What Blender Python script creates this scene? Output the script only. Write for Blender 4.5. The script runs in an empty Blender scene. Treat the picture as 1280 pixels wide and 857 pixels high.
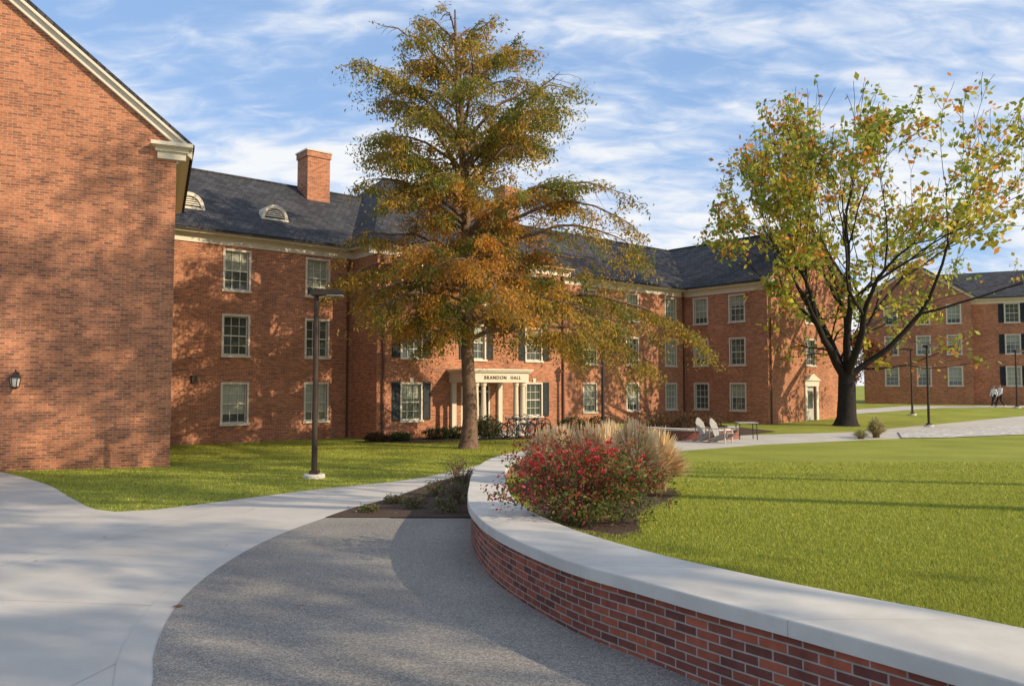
import bpy, bmesh, math, random
import numpy as np
from mathutils import Vector, Matrix, noise
random.seed(7); rng=np.random.default_rng(7)
S=bpy.context.scene
COL=S.collection
WL={}
# ---------------------------------------------------------------- terrain
GY=[4,21.5,32,46,64,100,500]; GZ=[0,-.6,-.75,-.75,-.19,.1,.5]
def g(y): return float(np.interp(y,GY,GZ))
def ga(y): return np.interp(y,GY,GZ)
def lz(y): return float(np.interp(y,GY,GZ)+np.interp(y,[8,24],[.44,.07]))
def lza(y): return np.interp(y,GY,GZ)+np.interp(y,[8,24],[.44,.07])
BRK=[4,8,21.5,24,32,46,64,100]
# ---------------------------------------------------------------- materials
def nt(name):
    m=bpy.data.materials.new(name); m.use_nodes=True
    t=m.node_tree; p=t.nodes['Principled BSDF']
    return m,t,p
def N(t,typ,**kw):
    n=t.nodes.new(typ)
    for k,v in kw.items():
        if k in n.inputs: n.inputs[k].default_value=v
        else: setattr(n,k,v)
    return n
def c4(c): return (c[0],c[1],c[2],1)
def pm(name,c1,c2=None,rough=.7,scale=5,bump=0,bscale=None,coord='Object',spec=.3,metal=0,detail=6,bdist=.02):
    m,t,p=nt(name)
    p.inputs['Roughness'].default_value=rough
    p.inputs['Specular IOR Level'].default_value=spec
    p.inputs['Metallic'].default_value=metal
    if c2 is None: c2=tuple(x*.8 for x in c1)
    tc=N(t,'ShaderNodeTexCoord')
    nz=N(t,'ShaderNodeTexNoise',Scale=scale,Detail=detail,Roughness=.65)
    t.links.new(tc.outputs[coord],nz.inputs['Vector'])
    r=N(t,'ShaderNodeValToRGB')
    r.color_ramp.elements[0].position=.35; r.color_ramp.elements[0].color=c4(c1)
    r.color_ramp.elements[1].position=.65; r.color_ramp.elements[1].color=c4(c2)
    t.links.new(nz.outputs['Fac'],r.inputs['Fac']); t.links.new(r.outputs['Color'],p.inputs['Base Color'])
    if bump:
        n2=N(t,'ShaderNodeTexNoise',Scale=bscale or scale*4,Detail=6)
        t.links.new(tc.outputs[coord],n2.inputs['Vector'])
        b=N(t,'ShaderNodeBump',Strength=bump,Distance=bdist)
        t.links.new(n2.outputs['Fac'],b.inputs['Height']); t.links.new(b.outputs['Normal'],p.inputs['Normal'])
    return m
def brickm(name,c1,c2,mort,bw=.215,rh=.0677,ms=.006,var=.35,rough=.85,dist=.008,bs=.6,bias=-.1):
    m,t,p=nt(name)
    p.inputs['Roughness'].default_value=rough; p.inputs['Specular IOR Level'].default_value=.2
    uv=N(t,'ShaderNodeUVMap')
    b=N(t,'ShaderNodeTexBrick',Scale=1.0)
    b.inputs['Color1'].default_value=c4(c1); b.inputs['Color2'].default_value=c4(c2); b.inputs['Mortar'].default_value=c4(mort)
    b.inputs['Mortar Size'].default_value=ms; b.inputs['Mortar Smooth'].default_value=.2; b.inputs['Bias'].default_value=bias
    b.inputs['Brick Width'].default_value=bw; b.inputs['Row Height'].default_value=rh
    t.links.new(uv.outputs['UV'],b.inputs['Vector'])
    n1=N(t,'ShaderNodeTexNoise',Scale=.6,Detail=5); t.links.new(uv.outputs['UV'],n1.inputs['Vector'])
    n2=N(t,'ShaderNodeTexNoise',Scale=14,Detail=4); t.links.new(uv.outputs['UV'],n2.inputs['Vector'])
    ad=N(t,'ShaderNodeMath',operation='ADD'); t.links.new(n1.outputs['Fac'],ad.inputs[0]); t.links.new(n2.outputs['Fac'],ad.inputs[1])
    mr=N(t,'ShaderNodeMapRange'); mr.inputs['From Min'].default_value=.6; mr.inputs['From Max'].default_value=1.4
    mr.inputs['To Min'].default_value=1-var; mr.inputs['To Max'].default_value=1+var
    t.links.new(ad.outputs[0],mr.inputs['Value'])
    mx=N(t,'ShaderNodeVectorMath',operation='SCALE'); t.links.new(b.outputs['Color'],mx.inputs[0]); t.links.new(mr.outputs[0],mx.inputs['Scale'])
    t.links.new(mx.outputs[0],p.inputs['Base Color'])
    iv=N(t,'ShaderNodeMath',operation='SUBTRACT'); iv.inputs[0].default_value=1; t.links.new(b.outputs['Fac'],iv.inputs[1])
    ad2=N(t,'ShaderNodeMath',operation='MULTIPLY_ADD'); t.links.new(n2.outputs['Fac'],ad2.inputs[0]); ad2.inputs[1].default_value=.5; t.links.new(iv.outputs[0],ad2.inputs[2])
    bp=N(t,'ShaderNodeBump',Strength=bs,Distance=dist); t.links.new(ad2.outputs[0],bp.inputs['Height']); t.links.new(bp.outputs['Normal'],p.inputs['Normal'])
    return m
def leafm(name,trans=.35,rough=.6):
    m,t,p=nt(name)
    a=N(t,'ShaderNodeAttribute'); a.attribute_name='Col'
    p.inputs['Roughness'].default_value=rough; p.inputs['Specular IOR Level'].default_value=.25
    tr=N(t,'ShaderNodeBsdfTranslucent'); mx=N(t,'ShaderNodeMixShader'); mx.inputs[0].default_value=trans
    t.links.new(a.outputs['Color'],p.inputs['Base Color']); t.links.new(a.outputs['Color'],tr.inputs['Color'])
    t.links.new(p.outputs[0],mx.inputs[1]); t.links.new(tr.outputs[0],mx.inputs[2])
    t.links.new(mx.outputs[0],t.nodes['Material Output'].inputs[0])
    return m
M_brick=brickm('facade_brick',(.50,.185,.085),(.22,.078,.042),(.42,.32,.23),ms=.007,bias=-.12)
M_brick2=brickm('seat_wall_brick',(.36,.10,.055),(.14,.05,.04),(.34,.29,.24),bw=.168,rh=.053,ms=.0055,dist=.008,bs=.7,bias=0)
M_slate=brickm('slate_roof',(.07,.067,.07),(.03,.031,.035),(.015,.015,.017),bw=.3,rh=.2,ms=.012,var=.4,rough=.7,dist=.02)
M_cream=pm('cream_painted_trim',(.68,.61,.48),(.62,.55,.43),.55,3)
M_stone=pm('limestone_cap',(.64,.60,.53),(.50,.465,.41),.75,1.6,.12,90,detail=10,bdist=.005)
M_sash=pm('sash_paint',(.64,.61,.5),(.58,.55,.46),.5,3)
M_shut=pm('shutter_paint',(.018,.03,.033),(.013,.022,.025),.5,3)
M_black=pm('black_metal',(.018,.016,.015),(.03,.026,.024),.45,6,spec=.5)
M_bronze=pm('bronze_lamp_paint',(.06,.038,.025),(.042,.028,.019),.5,6,spec=.3)
M_spout=pm('downspout_paint',(.14,.065,.04),(.11,.05,.032),.5,6)
M_lens=pm('lamp_lens',(.6,.6,.55),None,.2,6,spec=.5)
def glassm(name,c1,c2,sc): return pm(name,c1,c2,.06,sc,spec=.8)
M_glass=glassm('window_glass',(.04,.055,.045),(.10,.12,.09),.9)
M_blind=pm('window_blind',(.34,.35,.26),(.22,.24,.18),.15,1.2,spec=.7)
M_mulch=pm('mulch',(.13,.085,.057),(.05,.034,.025),.95,35,1,60,detail=12,coord='Object',bdist=.03)
M_bark=pm('cypress_bark',(.24,.15,.10),(.11,.07,.045),.9,8,.8,25)
M_bark2=pm('dark_bark',(.035,.027,.023),(.016,.013,.011),.9,8,.8,25)
M_leaf=leafm('foliage',.4); M_blade=leafm('grass_blades',.35,.5); M_dry=leafm('dry_grass',.5,.8)
M_wood=pm('weathered_wood',(.40,.38,.355),(.31,.295,.275),.75,10)
M_door=pm('door_paint',(.03,.035,.03),None,.4,4)
def grassm():
    m,t,p=nt('lawn_grass'); p.inputs['Roughness'].default_value=.9; p.inputs['Specular IOR Level'].default_value=.1
    tc=N(t,'ShaderNodeNewGeometry')
    a=N(t,'ShaderNodeTexNoise',Scale=.35,Detail=5); b=N(t,'ShaderNodeTexNoise',Scale=18,Detail=8,Roughness=.8)
    for n in (a,b): t.links.new(tc.outputs['Position'],n.inputs['Vector'])
    mx=N(t,'ShaderNodeMix'); mx.data_type='FLOAT'; mx.inputs[0].default_value=.6
    t.links.new(a.outputs['Fac'],mx.inputs[2]); t.links.new(b.outputs['Fac'],mx.inputs[3])
    r=N(t,'ShaderNodeValToRGB'); e=r.color_ramp.elements
    e[0].position=.34; e[0].color=(.16,.19,.03,1); e[1].position=.62; e[1].color=(.36,.37,.07,1)
    t.links.new(mx.outputs[0],r.inputs[0]); t.links.new(r.outputs[0],p.inputs['Base Color'])
    bp=N(t,'ShaderNodeBump',Strength=.6,Distance=.04); t.links.new(b.outputs['Fac'],bp.inputs['Height']); t.links.new(bp.outputs[0],p.inputs['Normal'])
    return m
M_grass=grassm()
def concm(name,c1,c2,joint=True,ang=8,bw=3.0,rh=1.9):
    m,t,p=nt(name); p.inputs['Roughness'].default_value=.85; p.inputs['Specular IOR Level'].default_value=.2
    tc=N(t,'ShaderNodeNewGeometry')
    a=N(t,'ShaderNodeTexNoise',Scale=.8,Detail=9,Roughness=.7); t.links.new(tc.outputs['Position'],a.inputs['Vector'])
    r=N(t,'ShaderNodeValToRGB'); e=r.color_ramp.elements
    e[0].position=.3; e[0].color=c4(c2); e[1].position=.7; e[1].color=c4(c1)
    t.links.new(a.outputs['Fac'],r.inputs[0])
    f=N(t,'ShaderNodeTexNoise',Scale=90,Detail=4); t.links.new(tc.outputs['Position'],f.inputs['Vector'])
    out=r.outputs[0]
    if joint:
        mp=N(t,'ShaderNodeMapping'); mp.inputs['Rotation'].default_value=(0,0,math.radians(ang)); t.links.new(tc.outputs['Position'],mp.inputs['Vector'])
        b=N(t,'ShaderNodeTexBrick',Scale=1); b.offset=0
        b.inputs['Color1'].default_value=(1,1,1,1); b.inputs['Color2'].default_value=(.94,.94,.93,1); b.inputs['Mortar'].default_value=(.7,.68,.65,1)
        b.inputs['Mortar Size'].default_value=.007; b.inputs['Brick Width'].default_value=bw; b.inputs['Row Height'].default_value=rh
        t.links.new(mp.outputs[0],b.inputs['Vector'])
        v=N(t,'ShaderNodeVectorMath',operation='MULTIPLY'); t.links.new(out,v.inputs[0]); t.links.new(b.outputs['Color'],v.inputs[1]); out=v.outputs[0]
    t.links.new(out,p.inputs['Base Color'])
    bp=N(t,'ShaderNodeBump',Strength=.3,Distance=.004); t.links.new(f.outputs['Fac'],bp.inputs['Height']); t.links.new(bp.outputs[0],p.inputs['Normal'])
    return m
M_conc=concm('broom_concrete',(.58,.54,.48),(.46,.43,.38))
M_band=concm('concrete_edge_band',(.55,.515,.46),(.46,.43,.38),False)
def aggm(name,sc,cols,bump=.8,bd=.01):
    m,t,p=nt(name); p.inputs['Roughness'].default_value=.8; p.inputs['Specular IOR Level'].default_value=.2
    tc=N(t,'ShaderNodeNewGeometry')
    v=N(t,'ShaderNodeTexVoronoi',Scale=sc); t.links.new(tc.outputs['Position'],v.inputs['Vector'])
    sp=N(t,'ShaderNodeSeparateColor'); t.links.new(v.outputs['Color'],sp.inputs[0])
    r=N(t,'ShaderNodeValToRGB'); e=r.color_ramp.elements
    e[0].position=0; e[0].color=c4(cols[0]); e[1].position=1; e[1].color=c4(cols[2]); q=e.new(.55); q.color=c4(cols[1])
    t.links.new(sp.outputs[0],r.inputs[0])
    a=N(t,'ShaderNodeTexNoise',Scale=.7,Detail=6); t.links.new(tc.outputs['Position'],a.inputs['Vector'])
    mr=N(t,'ShaderNodeMapRange'); mr.inputs['From Min'].default_value=.3; mr.inputs['From Max'].default_value=.7; mr.inputs['To Min'].default_value=.86; mr.inputs['To Max'].default_value=1.12
    t.links.new(a.outputs['Fac'],mr.inputs[0])
    s=N(t,'ShaderNodeVectorMath',operation='SCALE'); t.links.new(r.outputs[0],s.inputs[0]); t.links.new(mr.outputs[0],s.inputs['Scale'])
    t.links.new(s.outputs[0],p.inputs['Base Color'])
    bp=N(t,'ShaderNodeBump',Strength=bump,Distance=bd); bp.invert=True; t.links.new(v.outputs['Distance'],bp.inputs['Height']); t.links.new(bp.outputs[0],p.inputs['Normal'])
    return m
M_agg=aggm('exposed_aggregate',120,((.16,.145,.125),(.26,.235,.205),(.42,.39,.34)),.5,.005)
M_gravel=aggm('gravel',6,((.34,.32,.29),(.52,.50,.46),(.7,.68,.64)),1)
# ---------------------------------------------------------------- mesh builder
def frame(o,ex):
    ex=Vector((ex[0],ex[1],0)).normalized(); ey=Vector((-ex.y,ex.x,0))
    return Matrix(((ex.x,ey.x,0,o[0]),(ex.y,ey.y,0,o[1]),(0,0,1,o[2] if len(o)>2 else 0),(0,0,0,1)))
def make_empty(name,loc,label=None,cat=None,group=None):
    e=bpy.data.objects.new(name,None); e.location=loc; e.empty_display_size=.3; COL.objects.link(e); WL[e]=Vector(loc)
    if label: e['label']=label; e['category']=cat
    if group: e['group']=group
    return e
def place(ob,parent):
    COL.objects.link(ob)
    if parent is not None:
        ob.parent=parent; ob.matrix_parent_inverse=Matrix.Translation(-WL[parent])
def tag(ob,label=None,cat=None,group=None,kind=None):
    if label: ob['label']=label
    if cat: ob['category']=cat
    if group: ob['group']=group
    if kind: ob['kind']=kind
    return ob
def copy_thing(src,loc,sc,rot,label=None):
    e=src.copy(); COL.objects.link(e); e.location=loc; e.scale=(sc,)*3; e.rotation_euler=(0,0,rot)
    if label: e['label']=label
    def rec(a,b):
        for ch in a.children:
            if ch is b: continue
            c=ch.copy(); COL.objects.link(c); c.parent=b; c.matrix_parent_inverse=ch.matrix_parent_inverse.copy(); rec(ch,c)
    rec(src,e); return e
def np_mesh(name,V,F,mats,parent=None,col=None,smooth=False,**kw):
    V=np.asarray(V,dtype=np.float32); F=np.asarray(F,dtype=np.int32)
    lo=V.min(0); hi=V.max(0); o=np.array([(lo[0]+hi[0])/2,(lo[1]+hi[1])/2,lo[2]],dtype=np.float32)
    me=bpy.data.meshes.new(name); n,k=F.shape
    me.vertices.add(len(V)); me.vertices.foreach_set('co',(V-o).ravel())
    me.loops.add(n*k); me.loops.foreach_set('vertex_index',F.ravel())
    me.polygons.add(n); me.polygons.foreach_set('loop_start',np.arange(0,n*k,k,dtype=np.int32))
    me.update(calc_edges=True)
    if smooth: me.polygons.foreach_set('use_smooth',np.ones(n,dtype=bool))
    for m in mats: me.materials.append(m)
    if col is not None:
        a=me.color_attributes.new('Col','FLOAT_COLOR','POINT')
        c=np.ones((len(V),4),dtype=np.float32); c[:,:3]=col; a.data.foreach_set('color',c.ravel())
    ob=bpy.data.objects.new(name,me); ob.location=Vector([float(x) for x in o]); WL[ob]=ob.location.copy()
    place(ob,parent); tag(ob,**kw); return ob
class B:
    def __init__(s): s.v=[];s.f=[];s.m=[];s.uv={}
    def face(s,pts,mat=0,uv=None):
        i=len(s.v); s.v+= [tuple(p) for p in pts]; s.f.append(tuple(range(i,i+len(pts)))); s.m.append(mat)
        if uv is not None: s.uv[len(s.f)-1]=uv
    def box(s,x0,x1,y0,y1,z0,z1,mat=0):
        i=len(s.v)
        s.v+=[(x0,y0,z0),(x1,y0,z0),(x1,y1,z0),(x0,y1,z0),(x0,y0,z1),(x1,y0,z1),(x1,y1,z1),(x0,y1,z1)]
        for q in ((0,3,2,1),(4,5,6,7),(0,1,5,4),(1,2,6,5),(2,3,7,6),(3,0,4,7)):
            s.f.append(tuple(i+a for a in q)); s.m.append(mat)
    def prism(s,poly,a0,a1,axis='y',mat=0):
        def P(p,a): return (p[0],a,p[1]) if axis=='y' else ((a,p[0],p[1]) if axis=='x' else (p[0],p[1],a))
        n=len(poly); i=len(s.v)
        s.v+=[P(p,a0) for p in poly]+[P(p,a1) for p in poly]
        s.f.append(tuple(range(i,i+n))); s.m.append(mat)
        s.f.append(tuple(range(i+2*n-1,i+n-1,-1))); s.m.append(mat)
        for k in range(n):
            j=(k+1)%n; s.f.append((i+k,i+n+k,i+n+j,i+j)); s.m.append(mat)
    def tube(s,pts,rad,n=8,mat=0,cap=True):
        pts=[Vector(p) for p in pts]; i0=len(s.v); ref=None
        for k,p in enumerate(pts):
            d=(pts[min(k+1,len(pts)-1)]-pts[max(k-1,0)])
            if d.length<1e-9: d=Vector((0,0,1))
            d.normalize()
            if ref is None: ref=Vector((1,0,0)) if abs(d.x)<.8 else Vector((0,1,0))
            a=(ref-d*ref.dot(d)).normalized(); ref=a; b=d.cross(a)
            r=rad[k] if hasattr(rad,'__len__') else rad
            for q in range(n):
                t=2*math.pi*q/n; s.v.append(tuple(p+(a*math.cos(t)+b*math.sin(t))*r))
        for k in range(len(pts)-1):
            for q in range(n):
                j=(q+1)%n; s.f.append((i0+k*n+q,i0+k*n+j,i0+(k+1)*n+j,i0+(k+1)*n+q)); s.m.append(mat)
        if cap:
            s.f.append(tuple(i0+q for q in range(n-1,-1,-1))); s.m.append(mat)
            e=i0+(len(pts)-1)*n; s.f.append(tuple(e+q for q in range(n))); s.m.append(mat)
    def torus(s,c,R,r,axis='y',n=24,k=6,mat=0):
        i0=len(s.v)
        for a in range(n):
            t=2*math.pi*a/n
            for b in range(k):
                u=2*math.pi*b/k; rr=R+r*math.cos(u); h=r*math.sin(u)
                if axis=='y': s.v.append((c[0]+rr*math.cos(t),c[1]+h,c[2]+rr*math.sin(t)))
                else: s.v.append((c[0]+rr*math.cos(t),c[1]+rr*math.sin(t),c[2]+h))
        for a in range(n):
            for b in range(k):
                s.f.append((i0+a*k+b,i0+((a+1)%n)*k+b,i0+((a+1)%n)*k+(b+1)%k,i0+a*k+(b+1)%k)); s.m.append(mat)
    def obj(s,name,mats,parent=None,M=None,smooth=False,swap=False,recalc=True,**kw):
        me=bpy.data.meshes.new(name)
        V=[Vector(p) for p in s.v]
        uvs=[]
        for fi,f in enumerate(s.f):
            if fi in s.uv: uvs.append(s.uv[fi]); continue
            nrm=Vector((0,0,0))
            for k in range(len(f)):
                a=V[f[k]];b=V[f[(k+1)%len(f)]]; nrm+=a.cross(b)
            if fi and len(f)<5:
                a=V[f[0]]; nrm=(V[f[1]]-a).cross(V[f[2]]-a)
            ax,ay,az=abs(nrm.x),abs(nrm.y),abs(nrm.z)
            o=[]
            for q in f:
                p=V[q]
                if az>=ax and az>=ay: w=(p.x,p.y)
                elif ax>=ay: w=(p.y,p.z)
                else: w=(p.x,p.z)
                if swap: w=(w[1],w[0])
                o.append(w)
            uvs.append(o)
        W=[M@p for p in V] if M is not None else V
        lo=[min(p[k] for p in W) for k in range(3)]; hi=[max(p[k] for p in W) for k in range(3)]
        o=Vector(((lo[0]+hi[0])/2,(lo[1]+hi[1])/2,lo[2]))
        me.from_pydata([tuple(p-o) for p in W],[],s.f)
        ul=me.uv_layers.new(name='UVMap')
        flat=[c for fu in uvs for w in fu for c in w]
        ul.data.foreach_set('uv',flat)
        me.polygons.foreach_set('material_index',s.m)
        if smooth: me.polygons.foreach_set('use_smooth',[True]*len(s.f))
        for m in mats: me.materials.append(m)
        me.update()
        if recalc:
            bm=bmesh.new(); bm.from_mesh(me); bmesh.ops.recalc_face_normals(bm,faces=bm.faces); bm.to_mesh(me); bm.free()
        ob=bpy.data.objects.new(name,me); ob.location=o; WL[ob]=o.copy()
        place(ob,parent); tag(ob,**kw); return ob
def sheet(name,poly,zf,off,mat,kind='structure',skirt=0,extra=(),**kw):
    bm=bmesh.new(); vs=[bm.verts.new((x,y,0)) for x,y in poly]; f=bm.faces.new(vs)
    bmesh.ops.triangulate(bm,faces=[f])
    for b in list(BRK)+list(extra):
        bmesh.ops.bisect_plane(bm,geom=bm.verts[:]+bm.edges[:]+bm.faces[:],plane_co=(0,b,0),plane_no=(0,1,0))
    for v in bm.verts: v.co.z=zf(v.co.y)+off
    bmesh.ops.recalc_face_normals(bm,faces=bm.faces)
    for f in bm.faces:
        if f.normal.z<0: f.normal_flip()
    if skirt:
        be=[e for e in bm.edges if len(e.link_faces)==1]
        r=bmesh.ops.extrude_edge_only(bm,edges=be)
        for v in r['geom']:
            if isinstance(v,bmesh.types.BMVert): v.co.z-=skirt
    uv=bm.loops.layers.uv.new('UVMap')
    for f in bm.faces:
        for l in f.loops: l[uv].uv=(l.vert.co.x,l.vert.co.y)
    me=bpy.data.meshes.new(name); bm.to_mesh(me); bm.free(); me.materials.append(mat)
    ob=bpy.data.objects.new(name,me); COL.objects.link(ob); WL[ob]=Vector((0,0,0)); ob['kind']=kind; tag(ob,**kw)
    return ob
def crv(pts,n):
    P=[Vector((p[0],p[1],0)) for p in pts]; P=[P[0]*2-P[1]]+P+[P[-1]*2-P[-2]]
    D=[]
    for i in range(1,len(P)-2):
        for k in range(20):
            t=k/20; a,b,c,d=P[i-1:i+3]
            D.append(.5*((2*b)+(c-a)*t+(2*a-5*b+4*c-d)*t*t+(3*b-a-3*c+d)*t**3))
    D.append(P[-2]); L=[0]
    for i in range(1,len(D)): L.append(L[-1]+(D[i]-D[i-1]).length)
    T=np.linspace(0,L[-1],n); xs=np.interp(T,L,[d.x for d in D]); ys=np.interp(T,L,[d.y for d in D])
    return [(float(a),float(b)) for a,b in zip(xs,ys)],L[-1]
def inside(poly,X,Y):
    r=np.zeros(len(X),bool); n=len(poly)
    for i in range(n):
        x0,y0=poly[i];x1,y1=poly[(i+1)%n]
        c=((y0>Y)!=(y1>Y)); 
        xi=(x1-x0)*(Y-y0)/((y1-y0) if y1!=y0 else 1e-9)+x0
        r^= c&(X<xi)
    return r
# ---------------------------------------------------------------- ground
sheet('ground',[(-500,-80),(700,-80),(700,490),(-500,490)],g,0,M_grass)
outer=[(4.4,24.3),(2.0,22.6),(.4,20.2),(-.35,17.5),(-.61,14.9),(-.64,12.5),(-.60,11.07),(-.52,9.2),(-.395,8.0),(-.137,6.75),(.335,5.48),(.78,4.74),(1.12,4.2),(1.42,3.8),(1.86,3.22),(2.35,2.5),(2.8,1.6),(3.05,.2)]
inner=[(4.7,23.8),(2.4,22.1),(.9,19.8),(.15,17.2),(-.08,14.6),(-.11,12.5),(-.07,11),(.0,9.5),(.22,8.0),(.55,6.8),(1.0,5.75),(1.45,5.0),(1.85,4.45),(2.3,3.9),(2.8,3.3),(3.3,2.5),(3.6,1.6),(3.8,.2)]
NS=150
oc,olen=crv(outer,NS); ic,ilen=crv(inner,NS)
aggedge,_=crv([(.9,-2.5),(-.2,.6),(-1.3,2.6),(-1.94,4.3),(-2.3,5.15),(-2.67,6.52),(-2.84,8.14),(-2.8,9.76),(-2.5,11.7),(-1.9,14.5),(-1.7,16.2)],50)
lawnedge,_=crv([(3,29.5),(0,24.9),(-2.0,17.9),(-3.77,15.1),(-4.9,13.0),(-5.6,11.9),(-6.3,12.0),(-7.6,13.6),(-9.6,16.2),(-12.4,19.2),(-14,20.5)],60)
conc=[(6.4,32.3)]+lawnedge+[(-24,16),(-40,0),(-30,-30),(4,-30),(2.5,-6)]+aggedge+[(-.9,18.6),(.3,21.4),(2,24.0),(5.3,26.8),(9.9,30.8),(12,32.0),(12,33.5),(9,35)]
sheet('concrete_path',conc,g,.012,M_conc)
agg=[(4.5,-2.5)]+aggedge[:-8]+[(-1.7,11.0),(.2,11.0),(.2,6.8),(1.6,4.3),(3.2,2),(3.6,0)]
sheet('aggregate_pavement',agg,g,.022,M_agg)
L0=aggedge; off=[]
for i,(x,y) in enumerate(L0):
    a=L0[max(i-1,0)];b=L0[min(i+1,len(L0)-1)]; dx,dy=b[0]-a[0],b[1]-a[1]; l=math.hypot(dx,dy)
    off.append((x-dy/l*.20,y+dx/l*.20))
sheet('path_edge_band',L0+off[::-1],g,.017,M_band)
sheet('right_walk',[(9.5,30.6),(14.7,33.0),(20,35.4),(26,39.3),(36,47.5),(60,58),(60,63),(36,54),(24,45.5),(17.1,39),(10.7,36.5),(8.5,35)],g,.016,M_conc)
sheet('far_path',[(14.5,47.5),(24,55),(34,62),(60,63.5),(60,66.2),(33,65),(22,56.5),(14,49)],g,.014,M_conc)
sheet('gravel_bed',[(17.0,34.2),(19,34.4),(26,37.6),(34,44.2),(30,45),(24,42.2),(19,38.6)],g,.06,M_gravel)
bedl,_=crv([(-2.62,11.05),(-2.45,12.1),(-2.05,13.6),(-1.8,15.2),(-1.55,16.8),(-1.1,18.2)],16)
bed=[(-.4,11.05)]+[(-.45,17.3)]+bedl[::-1]
sheet('planting_bed',bed,g,.03,M_mulch)
lawn=[(4.8,24.0)]+ic+[(4,-20),(60,-20),(60,50),(36,44.4),(26,38.0),(19,35.0),(14.7,33.2),(9.9,30.6),(5.3,26.6)]
sheet('raised_lawn',lawn,lz,-.04,M_grass,skirt=.5,extra=(12,16,20))
mul,_=crv([(.1,14),(.08,10.5),(.3,8.2),(.66,7.0),(.92,6.8),(1.15,7.0),(1.25,7.7),(1.5,8.8),(2.1,10.2),(2.5,12),(2.0,14.5),(.9,15.0),(.1,14)],40); mul=mul[:-1]
sheet('mulch_ground',mul,lz,-.03,M_mulch,extra=(12,))
hb=[(-6.5,32.2),(-5.6,33.5),(-1,37.5),(4,41.8),(6.2,41.0),(4,36.2),(-1.2,33.4),(-4,31.8)]
sheet('hall_bed_ground',hb,g,.02,M_mulch)
sheet('court_planting_ground',[(6.5,34.6),(10,35.6),(13.3,39.5),(11.5,49.5),(7,46),(5.5,38)],g,.022,M_mulch)
# ---------------------------------------------------------------- seat wall
def seat_wall(oc,ic,label,per=9,h=.5,th=.085,zb=lambda p:g(p[1]),inset=.05):
    e=make_empty('garden_wall',(oc[len(oc)//2][0],oc[len(oc)//2][1],g(oc[len(oc)//2][1])),label,'low wall')
    w=B(); n=len(oc); arc=0
    for k in range(n-1):
        def ins(a,b):
            d=Vector((b[0]-a[0],b[1]-a[1])); l=d.length; return (a[0]+d.x/l*inset,a[1]+d.y/l*inset)
        a0,a1=ins(oc[k],ic[k]),ins(oc[k+1],ic[k+1]); b0,b1=ins(ic[k],oc[k]),ins(ic[k+1],oc[k+1])
        dl=math.hypot(a1[0]-a0[0],a1[1]-a0[1])
        for p0,p1 in ((a0,a1),(b0,b1)):
            t0,t1=zb(oc[k])+h-th+.005,zb(oc[k+1])+h-th+.005
            H=h+.15
            w.face([(p0[0],p0[1],t0-H),(p1[0],p1[1],t1-H),(p1[0],p1[1],t1),(p0[0],p0[1],t0)],0,[(arc,-H),(arc+dl,-H),(arc+dl,0),(arc,0)])
        arc+=dl
    for k in (0,n-1):
        a,b=oc[k],ic[k]; t0=zb(a)+h-th
        w.face([(a[0],a[1],t0-.6),(b[0],b[1],t0-.6),(b[0],b[1],t0),(a[0],a[1],t0)])
    w.obj('brick_wall',[M_brick2],e,recalc=False)
    c=B(); k=0
    while k<n-1:
        k2=min(k+per,n-1); rings=[]
        for q in range(k,k2+1):
            a=Vector(oc[q]).to_3d(); b=Vector(ic[q]).to_3d()
            if q==k2 and k2<n-1:
                pa=Vector(oc[q-1]).to_3d(); pb=Vector(ic[q-1]).to_3d(); a=a+(pa-a).normalized()*.006; b=b+(pb-b).normalized()*.006
            z=zb(oc[q])+h; u=(b-a).normalized(); Z=Vector((0,0,1)); ch=.010
            R=[a+Z*(z-th),a+Z*(z-ch),a+u*ch*.3+Z*(z-ch*.3),a+u*ch+Z*z,b-u*ch+Z*z,b-u*ch*.3+Z*(z-ch*.3),b+Z*(z-ch),b+Z*(z-th)]
            rings.append(R)
        i0=len(c.v); m=8
        for R in rings: c.v+=[tuple(p) for p in R]
        for r in range(len(rings)-1):
            for s_ in range(m):
                j=(s_+1)%m; c.f.append((i0+r*m+s_,i0+r*m+j,i0+(r+1)*m+j,i0+(r+1)*m+s_)); c.m.append(0)
        c.f.append(tuple(i0+s_ for s_ in range(m))); c.m.append(0)
        e2=i0+(len(rings)-1)*m; c.f.append(tuple(e2+s_ for s_ in range(m-1,-1,-1))); c.m.append(0)
        k=k2
    c.obj('stone_cap',[M_stone],e)
    return e
seat_wall(oc,ic,'curved red brick seat wall with pale limestone cap around a lawn')
o2,_=crv([(5.9,34.6),(6.6,33.6),(7.8,33.1),(9.0,33.3),(9.9,34.2),(10.2,35.3)],24)
i2,_=crv([(6.35,34.8),(6.95,34.0),(7.85,33.6),(8.75,33.75),(9.45,34.45),(9.7,35.4)],24)
seat_wall(o2,i2,'small curved brick seat wall beside the wooden chairs',per=6)
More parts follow.
